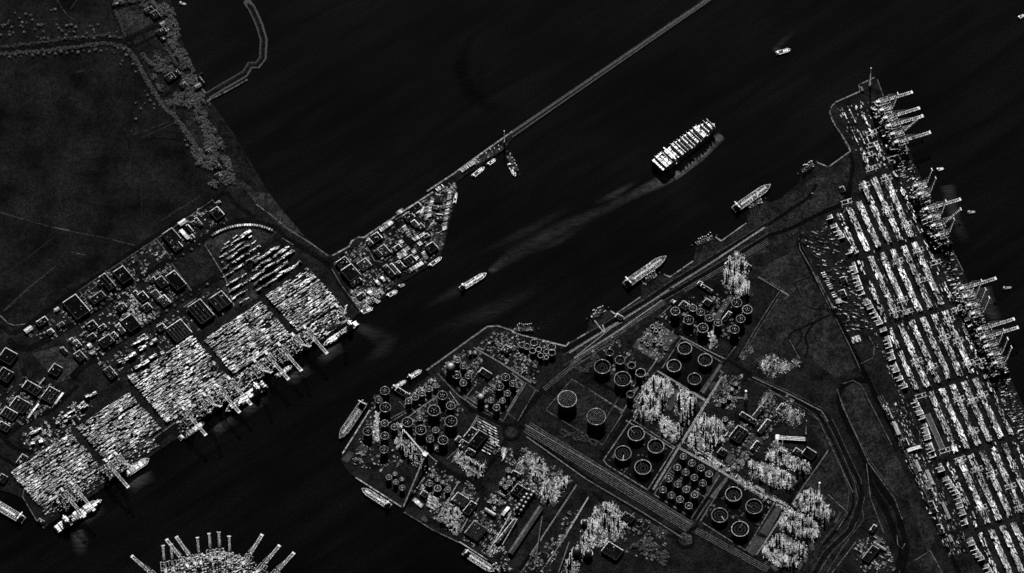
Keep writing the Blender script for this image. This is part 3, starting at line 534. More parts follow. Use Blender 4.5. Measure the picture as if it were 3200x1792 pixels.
# ------------------------------------------------------------------ process plants
def process_unit(t, pts, lab, n, hmax, cols, grp='bright process units of the refinery', bright=1.0):
    P = GP(t, pts); cx = sum(p.x for p in P)/len(P); cy = sum(p.y for p in P)/len(P)
    poly = [(p.x-cx, p.y-cy) for p in P]
    th = thing('process_unit', (cx, cy, LZ), 0, cat='process unit', label=lab, group=grp)
    m = MB(); m.prism(poly, .2, 1.15, .3); m.build('plant_floor', 'concrete', th)
    m = MB()
    for x, y in scatter(poly, int(n*4.2)):
        g = mnoise.noise(Vector((x*.035+cx, y*.035+cy, 3)))
        hh = max(3.0, hmax*(.35+.9*g)*random.uniform(.35, 1.0)*(2.0 if random.random() < .08 else 1)); x += random.gauss(0, 5); y += random.gauss(0, 5); z = 1.1; s = random.uniform(.9, 2.3); a = random.choice((0.62, 0.62, 0.05))
        tb = bright*(.07+2.4*cloud(x+cx, y+cy, 2)**2.1)*(.6+heavy())
        while z < hh:
            m.box(x+random.uniform(-1.2,1.2), y+random.uniform(-1.2,1.2), z, s*random.uniform(.8,2.4), random.uniform(.35, .8), random.uniform(.3, .7), a+random.choice((0, 1.571)), min(1, tb*random.uniform(.5, 1.8)))
            z += random.uniform(1.5, 2.6)
    o = m.build('steelwork', 'steel', th); o['kind'] = 'stuff'
    m = MB()
    for k in range(max(8, n//14)):
        sp1 = scatter(poly, 1)
        if not sp1: continue
        x, y = sp1[0]; L = random.uniform(10, 38); a = random.choice((R(-33), R(57)))
        z = random.uniform(4, 12); dx, dy = math.cos(a)*L/2, math.sin(a)*L/2
        if not (inside((x+dx, y+dy), poly) and inside((x-dx, y-dy), poly)): continue
        for j in range(4): m.beam((x-dx-math.sin(a)*j*1.5, y-dy+math.cos(a)*j*1.5, z), (x+dx-math.sin(a)*j*1.5, y+dy+math.cos(a)*j*1.5, z), .8, heavy()*bright)
    if m.f: o = m.build('pipe_rack', 'steel', th); o['kind'] = 'stuff'
    for x, y in scatter(poly, cols):
        m = MB(); r = random.uniform(1.2, 2.6); hh = hmax*random.uniform(.9, 1.5); m.cyl(x, y, 1, r, hh, None, 12, .5)
        m.dome(x, y, hh+1, r, r*.8, 12, 3, .8)
        c = m.build('column', 'steel', th)
        m = MB(); z = 5
        while z < hh: m.ring(x, y, z, r, r+1.5, .5, 12, random.uniform(.4, 1)); z += random.uniform(3.5, 5)
        m.build('platforms', 'steel', c, kind='stuff')
    for x, y in scatter(poly, max(2, cols//2)):
        m = MB(); L = random.uniform(6, 14); r = random.uniform(1.3, 2.2); a = random.choice((R(-33), R(57)))
        ux, uy = math.cos(a), math.sin(a)
        n0 = len(m.v)
        for e in (-L/2, L/2):
            for i in range(10):
                q = 6.2832*i/10; o_ = r*math.cos(q); m.v.append((x+ux*e-uy*o_, y+uy*e+ux*o_, 4+r*math.sin(q)))
        for i in range(10):
            j = (i+1) % 10; m.f.append((n0+i, n0+j, n0+10+j, n0+10+i)); m.t.append(.7)
        m.f += [tuple(range(n0, n0+10)), tuple(range(n0+10, n0+20))]; m.t += [.7, .7]
        m.build('drum', 'steel', th)
U = process_unit
U(r4, [(400,40),(470,0),(560,20),(590,90),(520,230),(440,325),(320,300),(315,230),(370,120)], 'flame-bright process unit left of the pale access strip, widest of the refinery', 560, 30, 12)
U(r4, [(655,90),(770,180),(740,230),(700,335),(630,300),(620,200)], 'narrow bright process unit between pale access strip and refinery avenue', 230, 32, 7)
U(r4, [(515,290),(665,375),(625,480),(490,410)], 'process unit on the lower side of the flame-bright unit, by the bund wall', 260, 16, 5)
U(r4, [(800,300),(900,300),(960,360),(930,470),(860,560),(715,465)], 'densest bright process unit just right of the refinery avenue', 520, 30, 12)
U(r4, [(690,480),(860,570),(1010,680),(990,700),(820,600)], 'long low pipe-rack unit along the sixteen-tank farm', 170, 10, 2)
U(r4, [(1340,470),(1430,545),(1490,600),(1610,660),(1590,720),(1440,660),(1290,600)], 'process unit below the white horizontal flare vessels', 330, 26, 9)
U(r4, [(1150,630),(1260,640),(1400,690),(1490,760),(1480,830),(1340,800),(1180,730)], 'process unit in the middle of the lower refinery rows', 380, 24, 9)
U(r4, [(1010,700),(1130,770),(1440,950),(1430,975),(1110,790)], 'long dim pipe rack beside the lower black bund', 200, 9, 0)
U(r4, [(1520,860),(1600,840),(1690,910),(1770,1000),(1740,1070),(1610,1010),(1500,950)], 'process unit beside the tall stack at the refinery fence', 380, 30, 10)
U(r4, [(1400,1000),(1500,990),(1680,1110),(1640,1200),(1480,1150),(1390,1110)], 'process unit second row from the refinery bottom', 380, 26, 9)
U(r4, [(1280,1230),(1390,1170),(1480,1200),(1590,1270),(1560,1320),(1470,1400),(1380,1400),(1260,1310)], 'lowest bright process unit beside the pale pads', 400, 28, 10)
U(r2, [(1500,130),(1590,30),(1640,90),(1650,250),(1690,380),(1560,370),(1480,290)], 'bright process unit at the top of the refinery by the coastal road', 420, 30, 10)
U(t16b, [(640,950),(700,910),(770,930),(860,1060),(800,1190),(700,1230),(560,1260),(480,1443),(380,1443),(530,1180),(560,1090)], 'large flame-bright plant at the bottom edge beside the spherical tanks', 560, 30, 12)
U(r1, [(480,850),(560,880),(600,1000),(720,1130),(740,1240),(640,1180),(520,1060),(480,960)], 'process plant beside the conveyor tower on the western point', 260, 24, 7)
U(r3, [(590,170),(680,120),(880,260),(930,240),(880,390),(760,370)], 'process plant below the warehouse with the trailer rows', 260, 15, 6)
U(r3, [(480,740),(560,700),(660,780),(640,870),(670,960),(600,1010),(440,850)], 'process plant on the river side of the pale-roofed office', 260, 14, 5)
U(r3, [(1270,260),(1420,130),(1540,210),(1610,280),(1560,420),(1440,420),(1310,330)], 'process plant beneath the tracks beside the chemical tanks', 300, 14, 6, bright=.75)
U(r3, [(1560,470),(1680,420),(1790,400),(1830,440),(1700,640),(1690,700),(1540,590)], 'process plant at the head of the long gabled shed', 280, 20, 6)
U(t0a, [(330,-5),(332,-3),(334,-6)], 'tiny', 1, 4, 0) if False else None
U(r4, [(960,350),(1010,330),(1040,370),(960,480),(920,460)], 'round-ended small process unit beside the densest unit', 110, 12, 3, bright=.7)
U(r4, [(1340,260),(1380,200),(1440,195),(1470,220),(1430,300),(1380,300)], 'small fenced utility unit at the upper right of the refinery', 90, 8, 2, bright=.45)
U(r4, [(1440,290),(1490,225),(1560,270),(1500,360),(1450,330)], 'small fenced utility unit next to the grey mast', 110, 8, 2, bright=.45)
U(r4, [(1260,150),(1310,100),(1330,120),(1250,230),(1230,210)], 'narrow utility unit by the bend of the refinery road', 90, 8, 1, bright=.5)
U(x1, [(340,1360),(560,1240),(640,1300),(860,1420),(700,1520),(560,1600),(420,1500)], 'scattered works compound on the grassland beside four dark basins', 220, 7, 2, bright=.45)
U(x1, [(830,1380),(910,1300),(960,1370),(880,1430)], 'little fenced compound at the end of the dirt tracks', 60, 6, 0, bright=.5)
# horizontal flare vessels
q = G(*r4((1470,458)), LZ+.5); th = thing('flare_knockout_drums', q, R(-4), cat='vessels', label='white parallel horizontal tubes with a square head, on grass in the refinery')
for k in range(3):
    m = MB(); n0 = 0
    for e in (-42, 46):
        for i in range(12): a = 6.2832*i/12; m.v.append((e, (k-1)*5.2+2.0*math.cos(a), 6+2.0*math.sin(a)))
    for i in range(12): j = (i+1) % 12; m.f.append((i, j, 12+j, 12+i)); m.t.append(1)
    m.f += [tuple(range(12)), tuple(range(12, 24))]; m.t += [1, 1]
    m.build('tube', 'steel', th)
m = MB(); m.box(-44, 0, 0, 11, 17, 11, 0, .9); m.build('head', 'steel', th)
m = MB()
for e in range(-36, 44, 9): m.box(e, 0, 0, 1.2, 15, 4.2, 0, .5)
m.build('saddles', 'paint', th)
# stacks, masts and pylons
def mast(q, h, wd, lab, name='lattice_mast', tn=.8, cat='mast'):
    th = thing(name, q, .3, cat=cat, label=lab)
    m = MB()
    for sx, sy in ((-1,-1),(1,-1),(1,1),(-1,1)): m.beam((sx*wd, sy*wd, 0), (sx*wd*.35, sy*wd*.35, h), .9, tn)
    m.build('legs', 'steel', th)
    m = MB(); k = 0; z = 3
    while z < h:
        f = 1-.65*z/h; a = wd*f
        for (ax, ay), (bx, by) in (((-a,-a),(a,-a)),((a,-a),(a,a)),((a,a),(-a,a)),((-a,a),(-a,-a))): m.beam((ax, ay, z), (bx, by, z), .8, tn)
        z += 5
    m.build('bracing', 'steel', th)
    m = MB(); m.box(0, 0, h, wd*1.2, wd*1.2, 2, 0, 1); m.build('top_platform', 'steel', th)
    return th
mast(G(2718,268,LZ), 105, 2.6, 'tall slim mast standing alone at the northern tip of the terminal')
mast(G(*t80((1866,1075)),LZ), 70, 2.2, 'slim mast where the breakwater meets the small jetty')
mast(G(*r4((1668,905)),LZ), 110, 4.2, 'thick lattice stack beside the refinery fence and grassland', 'flare_stack', .9, 'stack')
mast(G(*r4((1575,420)),LZ), 85, 1.8, 'thin grey mast at the right end of the white tubes')
mast(G(*r4((1132,160)),LZ), 50, 5, 'squat lattice pylon on dark ground in the upper refinery', 'pylon', .35, 'pylon')
mast(G(*r3((1975,1130)),LZ), 85, 2.0, 'tall mast left of the spherical tanks at the bottom edge')
mast(G(*r4((655,330)),LZ), 85, 2.6, 'tall column mast in the narrow bright process unit', 'flare_stack', .9, 'stack')
mast(G(*r4((345,260)),LZ), 60, 2.2, 'column mast at the left end of the flame-bright process unit', 'flare_stack', .9, 'stack')
# ------------------------------------------------------------------ containers
CL, CW, CH = 12.2, 2.44, 2.6
SINGLE = []      # picked out as objects of their own
def yard(name, lab, mb, fr, u0, u1, v0, v1, pu, pv, tiers, fill, seed, pick, lanes=None, damp=1.0):
    """rows of stacked containers laid along the frame's u axis"""
    v = v0+CW/2; row = 0
    while v < v1-CW/2+.2:
        u = u0+random.uniform(0, 4)
        while u < u1-6:
            g = mnoise.noise(Vector((u*.03+seed, v*.06, 1.7)))+.5*mnoise.noise(Vector((u*.012, v*.02+seed, 9)))
            L = CL if random.random() < .55 else 6.06
            if u+L > u1: L = 6.06
            if random.random() < fill+g*.5 and not (lanes and lanes(u-u0, v-v0)):
                n = max(1, min(tiers, int(1+(tiers-1)*(.5+g*.9)+random.uniform(-.9, 1.0))))
                c = fr.p(u+L/2, v); b = (.035+.78*cloud(c.x, c.y, seed)**1.9)*damp
                for k in range(n):
                    tn = min(1, b*random.uniform(.45, 1.6))
                    if k == n-1 and L > 7 and random.random() < pick: SINGLE.append((c+Vector((0,0,1.0+k*CH)), fr.ang, tn, name))
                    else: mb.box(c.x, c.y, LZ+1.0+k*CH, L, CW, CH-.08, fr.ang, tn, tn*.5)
                if random.random() < .5:
                    q = fr.p(u+L/2, v+random.choice((-1, 1))*.9); mb.box(q.x, q.y, LZ+1.0+n*CH-.06, L*random.choice((.5, 1, 1)), random.uniform(.35, .75), .3, fr.ang, random.uniform(.6, 1.4))
            u += L+(.5 if random.random() < .8 else random.uniform(1, 6))
        v += pv(row) if callable(pv) else pv; row += 1
wy = MB()
wrow = lambda r: 2.9 if r % 3 != 2 else 5.6
wl = lambda u, v: (v % 58) > 53
for i, (u0, u1, v0, v1) in enumerate([(20,255,60,220),(275,482,58,222),(505,757,62,262),(772,1000,72,232),(1020,1190,72,234)]):
    sk = 0 if i else 0
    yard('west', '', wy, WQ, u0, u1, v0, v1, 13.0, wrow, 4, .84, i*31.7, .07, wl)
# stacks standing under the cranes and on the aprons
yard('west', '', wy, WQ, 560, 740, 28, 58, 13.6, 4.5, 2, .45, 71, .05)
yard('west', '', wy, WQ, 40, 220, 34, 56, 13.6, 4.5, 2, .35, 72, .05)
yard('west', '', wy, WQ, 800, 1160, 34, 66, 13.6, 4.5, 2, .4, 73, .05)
o = wy.build('stacked_containers', 'box', kind='stuff', label='dense bright rows of stacked containers filling the western quayside yard', cat='containers')
ey = MB()
GAPS = [325, 590, 850, 1108, 1355, 1621, 1900]
STR = [(66,80,3,.42),(98,117,4,.84),(135,154,4,.86),(172,191,4,.88),(209,228,4,.86),(246,265,4,.84),(284,301,4,.62)]
erow = lambda r: 2.62
for gi in range(len(GAPS)-1):
    for si, (d0, d1, ti, fl) in enumerate(STR):
        s0, s1 = GAPS[gi]+11, GAPS[gi+1]-9
        if gi == 3 and si == 6: continue            # the slatted rack stands here
        if gi == 4 and si == 6: fl = .35
        c = EQ.p((s0+s1)/2, d0)
        if G(3260, 0).x < EQ.p(s0, d1).x: continue
        s1 = min(s1, s0+max(0, (1640-EQ.p(s0, d0).x)/EQ.u.x)) if EQ.p(s1, d0).x > 1640 else s1
        if (gi, si) in ((1, 6), (2, 0)): fl = .45
        if gi == 0: s0 = max(s0, (336,336,336,336,402,412,422)[si])
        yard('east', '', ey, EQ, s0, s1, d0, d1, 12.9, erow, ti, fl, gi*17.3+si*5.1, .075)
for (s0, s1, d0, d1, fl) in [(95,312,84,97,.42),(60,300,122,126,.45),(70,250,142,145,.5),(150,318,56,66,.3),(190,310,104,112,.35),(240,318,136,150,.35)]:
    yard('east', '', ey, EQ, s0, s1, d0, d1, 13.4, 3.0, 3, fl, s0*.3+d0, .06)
o = ey.build('stacked_containers', 'box', kind='stuff', label='dense bright strips of stacked containers filling the eastern terminal', cat='containers')
# tall stacks of empties in the depots
dy = MB()
DW = [(0,0)]
def depot(t, a, b, rows, tn=1.0):
    A, B = G(*t(a), LZ), G(*t(b), LZ); d = B-A; L = d.length; ang = math.atan2(d.y, d.x); d.normalize(); nr = Vector((-d.y, d.x, 0)); k = 0
    while k*13 < L:
        n = random.choice((3, 4, 5, 6, 6, 7)) if random.random() < .86 else 0
        for r in range(rows):
            c = A+d*(k*13+6.5)-nr*r*2.6
            for z in range(max(0, n-random.choice((0, 0, 1, 2)))):
                dy.box(c.x, c.y, LZ+1.3+z*CH, CL, CW, CH-.08, ang, min(1, (.12+heavy())*1.5*tn), .1)
        k += 1
for v, ua, ub in [(262,1008,1186),(284,1012,1150),(306,1020,1192),(328,1040,1190),(348,1060,1170)]: yard('depot', '', dy, WQ, ua, ub, v, v+9.5, 13, 2.7, 6, .8, v*.7, 0, None, 1.15)
for v, ua, ub in [(262,938,992),(286,930,1000),(310,936,1020),(334,942,1024),(366,955,1105),(388,968,1118),(410,980,1120),(430,990,1118),(447,1005,1105),(461,1030,1085)]: yard('depot', '', dy, WQ, ua, ub, v, v+7.5, 13, 2.7, 5, .72, v*.9, 0, None, 1.1)
for t, a, b, r in [(w2,(500,115),(560,75),3),
    (t0a,(880,1290),(1010,1225),3),(t0a,(1040,1190),(1150,1130),3),(t0a,(1010,1340),(1110,1280),3),(t0a,(1120,1260),(1220,1210),3),(t0a,(930,1400),(1010,1380),2),(t0a,(1000,1150),(1110,1100),2),
    (t0b,(480,270),(630,170),2),(t0b,(580,240),(640,190),2),(t0b,(420,330),(520,290),2),(t0b,(200,420),(300,370),2),(t0b,(230,470),(340,450),2),(t0b,(640,130),(700,100),2)]:
    depot(t, a, b, r+1)
o = dy.build('stacked_empties', 'box', kind='stuff', label='tall dark-sided stacks of empty containers in the depots behind the western yard', cat='containers')
# the strip of tall stacks at the landside edge of the eastern terminal
cy = MB(); random.seed(11)
for s in range(430, 1900, 15):
    d0 = 312+8*math.sin(s*.02); c = EQ.p(s, d0)
    if random.random() < .12 or c.x > 1650 or any(abs(s-g) < 14 for g in GAPS): continue
    n = random.choice((2, 3, 4, 5, 6))
    for j in range(random.choice((4, 6, 8))):
        c = EQ.p(s, d0+j*2.6)
        for z in range(max(1, n-(j > 4))): cy.box(c.x, c.y, LZ+1+z*CH, CL, CW, CH-.08, EQ.ang, min(1, (.5 if j == 0 else .12)*random.uniform(.5, 1.6)), .08)
    p, q = EQ.p(s+7, d0-1), EQ.p(s+7, d0+22)
    cy.beam((p.x, p.y, LZ+1+n*CH), (q.x, q.y, LZ+1+n*CH), 1.1, .8)
o = cy.build('stacked_empties', 'box', kind='stuff', label='ragged line of tall container stacks at the landside edge of the eastern terminal', cat='containers')
random.seed(12)
random.shuffle(SINGLE); SINGLE = SINGLE[:300]
def cbox(tn):
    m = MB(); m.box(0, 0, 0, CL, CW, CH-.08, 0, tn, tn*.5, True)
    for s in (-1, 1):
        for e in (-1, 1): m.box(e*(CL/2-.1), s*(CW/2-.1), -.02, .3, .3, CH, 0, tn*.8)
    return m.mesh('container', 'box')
CM = [cbox(x) for x in (.1, .25, .45, .7, 1.0)]
for p, a, tn, side in SINGLE:
    nm = 'western quayside yard' if side == 'west' else 'eastern terminal strips'
    link('shipping_container', CM[min(4, int(tn*5))], None, p, a, cat='container', label='single steel container on top of a stack in the '+nm, group='containers topping the stacks of the '+nm)
# ------------------------------------------------------------------ ship-to-shore cranes
def make_sts(up, deg=80):
    th = thing('quay_crane', (0,0,0)); G0, HW, H = 30, 12, 54
    for x in (0, -G0):
        for y in (-HW, HW):
            m = MB(); m.beam((x, y, 0), (x, y, H), 1.3, .6); m.build('leg', 'steel', th)
            m = MB(); m.box(x, y, 0, 3, 9, 2, 0, .5); m.build('bogie', 'paint', th)
    m = MB()
    for x in (0, -G0): m.beam((x, -HW, 14), (x, HW, 14), 1.1, .35); m.beam((x, -HW, H), (x, HW, H), 1.3, .7)
    for y in (-HW, HW): m.beam((0, y, 14), (-G0, y, 14), 1.1, .35); m.beam((0, y, H), (-G0, y, H), 1.2, .4); m.beam((-G0, y, 14), (0, y, H), 1.0, .5)
    m.build('portal_frame', 'steel', th)
    m = MB()
    for y in (-4.2, 4.2): m.beam((-G0-18, y, H+2), (2, y, H+2), 1.4, .5)
    for x in range(-46, 3, 6): m.beam((x, -4.2, H+2), (x, 4.2, H+2), .9, .7)
    m.build('back_girder', 'steel', th)
    L = 76
    if up: e = Vector((math.cos(R(deg)), 0, math.sin(R(deg))))
    else: e = Vector((1, 0, 0))
    o = Vector((2, 0, H+2)); m = MB()
    for y in (-4.2, 4.2): m.beam(o+Vector((0, y, 0)), o+e*L+Vector((0, y, 0)), 1.2, .7)
    for k in range(0, L+1, 6): m.beam(o+e*k+Vector((0,-4.2,0)), o+e*k+Vector((0,4.2,0)), .9, .8)
    bo = m.build('boom', 'steel', th)
    m = MB(); m.box((o+e*L).x, 0, (o+e*L).z-1, 5 if not up else 2.5, 11, 2.2, 0, .7, bottom=True); m.build('boom_tip', 'steel', bo)
    m = MB(); ap = Vector((-3, 0, H+27))
    for y in (-6, 6): m.beam((0, y, H+1), ap+Vector((0, y*.3, 0)), 1.3, .8); m.beam((-G0, y, H+1), ap+Vector((0, y*.3, 0)), 1.0, .7)
    m.build('apex_frame', 'steel', th)
    m = MB()
    for y in (-2.5, 2.5):
        if up: m.beam(ap+Vector((0,y,0)), o+e*30+Vector((0,y,0)), .6, .7)
        else: m.beam(ap+Vector((0,y,0)), o+e*58+Vector((0,y,0)), .6, .7); m.beam(ap+Vector((0,y,0)), o+e*28+Vector((0,y,0)), .6, .7)
    m.build('stays', 'steel', th)
    m = MB(); m.box(-G0-6, 0, H+4.2, 14, 8, 6, 0, .6); m.build('machinery_house', 'steel', th)
    m = MB(); m.box(8 if not up else -10, 0, H-4, 4, 4, 4, 0, .9, bottom=True); m.build('operator_cabin', 'steel', th)
    return th
STS = {0: make_sts(0), 1: make_sts(1), 2: make_sts(1, 48)}; used = {0: 0, 1: 0, 2: 0}; SAY = ['lowered', 'raised', 'half raised']
def put_crane(up, p, ang, lab, grp):
    if not used[up]:
        o = STS[up]; o.location = p; o.rotation_euler = (0, 0, ang); used[up] = 1
        o['label'] = lab; o['category'] = 'crane'; o['group'] = grp; return o
    return dup(STS[up], p, ang, label=lab, cat='crane', group=grp)
bpy.context.view_layer.update()
ec = [(112,0),(144,1),(175,0),(206,0),(238,2),(270,0),(440,1),(472,1),(530,0),(562,1),(594,2),(632,1),(835,0),(867,1),(899,1),(931,1),(990,0),(1022,0),(1054,1),(1087,1),(1119,1)]
for i, (s, up) in enumerate(ec):
    p = EQ.p(s, 6); put_crane(up, (p.x, p.y, LZ), math.atan2(-EQ.v.y, -EQ.v.x), 'quay crane with boom %s on the eastern quay, %s' % (SAY[up], nth(i, len(ec), 'top')), 'quay cranes of the eastern terminal')
wc = [(95,0),(132,0),(262,0),(300,2),(560,0),(640,2),(690,0),(735,0),(835,2),(880,0),(930,0),(985,2),(1030,0),(1155,1)]
for i, (s, up) in enumerate(wc):
    p = WQ.p(s, 8); put_crane(up, (p.x, p.y, LZ), math.atan2(-WQ.v.y, -WQ.v.x), 'quay crane with boom %s on the western quay, %s' % (SAY[up], nth(i, len(wc))), 'quay cranes of the western terminal')
sc = [((1130,1480),135,0),((1240,1400),97,1),((1300,1390),95,1),((1365,1375),125,0),((1430,1360),122,0),((1500,1340),100,1),((1585,1310),95,1),((1655,1300),92,1),((1730,1330),88,1),((1880,1350),62,0),((1990,1420),55,0),((2090,1470),52,0)]
for i, ((x, y), a, up) in enumerate(sc):
    q = G(*t0b((x, y+20)), LZ); put_crane(up, q, R(a), 'quay crane with boom %s on the bottom pier, %s' % (SAY[up], nth(i, len(sc))), 'quay cranes of the pier at the bottom edge')
# ------------------------------------------------------------------ yard gantry cranes
def make_gantry():
    th = thing('yard_gantry_crane', (0,0,0)); W, Lh, H = 15.5, 6.5, 21
    for x in (-Lh, Lh):
        for y in (-W, W): m = MB(); m.beam((x, y, 0), (x, y, H), .9, .4); m.build('leg', 'steel', th)
    for x in (-Lh, Lh): m = MB(); m.beam((x, -W-3, H), (x, W+3, H), 1.1, .6); m.build('girder', 'steel', th)
    for y in (-W, W): m = MB(); m.beam((-Lh, y, H), (Lh, y, H), .9, .5); m.beam((-Lh, y, 2), (Lh, y, 2), .9, .35); m.build('end_beam', 'steel', th)
    m = MB(); m.box(0, 4, H+.8, 7, 4, 2.2, 0, .5); m.build('trolley', 'steel', th)
    return th
gp = [(362,109),(362,183),(400,257),(470,146),(540,109),(640,109),(655,183),(700,74),(745,132),(790,220),(818,257),(835,220),(880,74),(905,109),(960,146),(985,109),(1010,257),(1045,220),(1070,109),(1078,74),(1180,183),(1200,146),(1130,291),(1190,109),(1300,183),(1335,291),(1380,257),(1430,220),(1460,183),(1520,146),(1560,257),(1600,146),(190,92),(232,104),(262,132),(300,60),(312,140)]
gp = sorted([(s, d) for s, d in gp if EQ.p(s, d).x < 1600], key=lambda c: c[0]); GT = make_gantry(); bpy.context.view_layer.update()
for i, (s, d) in enumerate(gp):
    p = EQ.p(s, d); lab = 'rail-mounted yard gantry straddling a container strip of the eastern terminal, '+nth(i, len(gp), 'top')
    if i == 0: GT.location = (p.x, p.y, LZ+.8); GT.rotation_euler = (0,0,EQ.ang); GT['label'] = lab; GT['category'] = 'gantry crane'; GT['group'] = 'yard gantry cranes of the eastern terminal'
    else: dup(GT, (p.x, p.y, LZ+.8), EQ.ang, label=lab, cat='gantry crane', group='yard gantry cranes of the eastern terminal')
# slatted rack in the eastern yard
th = thing('slatted_rack', EQ.p(1187, 291)+Vector((0,0,1)), EQ.ang, cat='rack', label='long slatted grey rack among the container strips')
m = MB()
for y in (-8, 8): m.box(66, y, 0, 132, .9, 3, 0, .35)
m.build('side_rail', 'steel', th)
sm = MB(); sm.box(0, 0, 0, 1.5, 15, 2.4, 0, .16); sm = sm.mesh('slat', 'steel')
for k in range(32): link('slat', sm, th, (2.5+k*4.1, 0, .3))
# ------------------------------------------------------------------ buildings
random.seed(21)
AW, AE = WQ.ang, R(-35.3)
BLD = {}
def building(zone, t, c, lu, lv, h, ang, style='dark', seams=0, k=2.405, tn=None, dim=1.0):
    q = G(*t(c), LZ); X, Y = lu/k*1.02, lv/k*1.09
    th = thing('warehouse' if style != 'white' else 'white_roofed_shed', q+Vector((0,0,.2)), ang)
    m = MB(); m.box(0, 0, 0, X, Y, h, 0, 1.0); m.build('wall', 'wall', th)
    if style == 'white':
        m = MB(); m.face([(-X/2-.4,-Y/2-.4,h+.1),(X/2+.4,-Y/2-.4,h+.1),(X/2+.4,0,h+1.6),(-X/2-.4,0,h+1.6)], (tn or .6)*dim); m.face([(-X/2-.4,0,h+1.6),(X/2+.4,0,h+1.6),(X/2+.4,Y/2+.4,h+.1),(-X/2-.4,Y/2+.4,h+.1)], (tn or .6)*dim)
        m.face([(-X/2-.4,Y/2+.4,h+.1),(-X/2-.4,-Y/2-.4,h+.1),(-X/2-.4,0,h+1.6)], .3); m.face([(X/2+.4,-Y/2-.4,h+.1),(X/2+.4,Y/2+.4,h+.1),(X/2+.4,0,h+1.6)], .3)
        m.build('roof', 'steel', th)
    else:
        m = MB(); m.box(0, 0, h+.05, X-.3, Y-.3, .25, 0, tn or random.uniform(.5, 1.3)); m.build('roof', 'roof', th)
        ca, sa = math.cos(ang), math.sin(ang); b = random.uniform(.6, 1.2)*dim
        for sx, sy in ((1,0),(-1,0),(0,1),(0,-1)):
            ny = sx*sa+sy*ca          # how far this side faces the sun; sunward parapets painted brighter
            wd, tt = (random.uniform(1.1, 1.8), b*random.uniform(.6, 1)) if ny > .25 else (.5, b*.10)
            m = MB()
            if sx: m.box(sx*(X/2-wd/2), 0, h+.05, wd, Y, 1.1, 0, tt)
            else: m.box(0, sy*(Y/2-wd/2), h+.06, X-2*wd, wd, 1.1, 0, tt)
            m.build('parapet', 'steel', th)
        for i in range(seams):
            m = MB(); m.box(-X/2+(i+1)*X/(seams+1), 0, h+.3, .7, Y-5, .35, 0, .10); m.build('skylight', 'steel', th)
        for i in range(random.randint(2, 6)):
            m = MB(); s = random.uniform(1.2, 3); m.box(random.uniform(-.38,.38)*X, random.uniform(-.38,.38)*Y, h+.3, s, s*random.uniform(.6,1.6), random.uniform(1,2), 0, heavy()); m.build('roof_unit', 'steel', th)
    BLD.setdefault((zone, style), []).append(th)
    return th
Z = 'upper western estate row'
for c, lu, lv, h, st, sm in [((1632,175),75,85,12,'dark',0),((1290,350),95,110,12,'dark',0),((1330,420),70,60,9,'dark',2),((1372,240),62,34,9,'white',0),((1388,330),26,92,9,'white',0),((1425,285),24,70,8,'dark',0),((1460,240),40,30,7,'dark',0),((1492,235),26,74,8,'dark',0),((1440,350),40,36,7,'dark',0),((925,640),92,118,14,'dark',0),((806,690),62,130,12,'dark',1),((762,690),50,40,9,'dark',0),((575,880),120,170,13,'dark',0),((735,805),112,58,10,'dark',0),((318,985),84,44,10,'dark',0),((428,890),36,24,6,'white',0),((455,1010),60,30,8,'dark',3),((380,1060),46,40,7,'dark',2),((215,1045),62,34,9,'white',0),((1640,90),40,20,6,'dark',0)]:
    building(Z, t0a, c, lu, lv, h, AW, st, sm)
Z = 'middle western estate row'
for c, lu, lv, h, st, sm in [((1322,680),88,140,13,'dark',0),((1215,690),66,80,11,'dark',0),((1180,790),54,90,9,'dark',4),((1235,830),66,80,9,'dark',4),((1075,800),58,70,11,'dark',0),((1105,880),60,56,10,'dark',0),((1030,780),30,64,8,'dark',0),((915,880),66,52,12,'dark',0),((985,1000),100,110,13,'dark',0),((905,1040),40,80,8,'dark',4),((690,1015),70,60,10,'dark',0),((770,1030),56,36,9,'dark',0),((640,1065),24,12,7,'white',0),((615,1085),28,14,7,'white',0),((545,1130),36,50,8,'dark',0),((580,1150),40,60,8,'dark',3),((600,1245),62,76,10,'dark',2),((690,1100),60,40,9,'dark',0),((675,1165),30,34,8,'white',0),((700,1220),36,18,7,'white',0),((800,1135),100,70,11,'dark',0),((480,1200),30,60,7,'dark',0),((860,1090),40,52,8,'dark',0),((1150,670),44,34,8,'dark',0)]:
    building(Z, t0a, c, lu, lv, h, AW, st, sm)
Z = 'lower western estate row'
for c, lu, lv, h, st, sm in [((1510,915),122,165,14,'dark',3),((1655,835),122,118,14,'dark',2),((1345,1060),140,135,13,'dark',5),((1212,1030),62,46,9,'dark',0),((830,1370),62,92,9,'dark',2),((1070,1110),70,40,8,'dark',0)]:
    building(Z, t0a, c, lu, lv, h, AW, st, sm)
Z = 'old lower-left works'
for t, c, lu, lv, h, st, sm in [(t0b,(240,62),130,70,11,'dark',2),(t0b,(380,115),96,110,11,'dark',3),(t0b,(150,190),120,96,10,'dark',3),(t0b,(70,255),110,70,9,'dark',3),(t0b,(30,350),90,54,8,'dark',2),(t0b,(305,30),12,110,7,'dark',0),(t0b,(445,135),14,100,6,'white',0),(t0b,(250,230),12,130,6,'white',0),(t0a,(60,1250),110,100,12,'dark',0),(t0a,(40,1390),100,90,12,'dark',2),(t0a,(418,1350),76,80,10,'dark',0),(t0b,(170,600),60,80,7,'dark',1),(t0b,(20,740),60,60,8,'dark',1),(t0b,(310,1060),50,26,7,'dark',2)]:
    building(Z, t, c, lu, lv, h, R(-32), st, sm)
Z = 'central peninsula park'
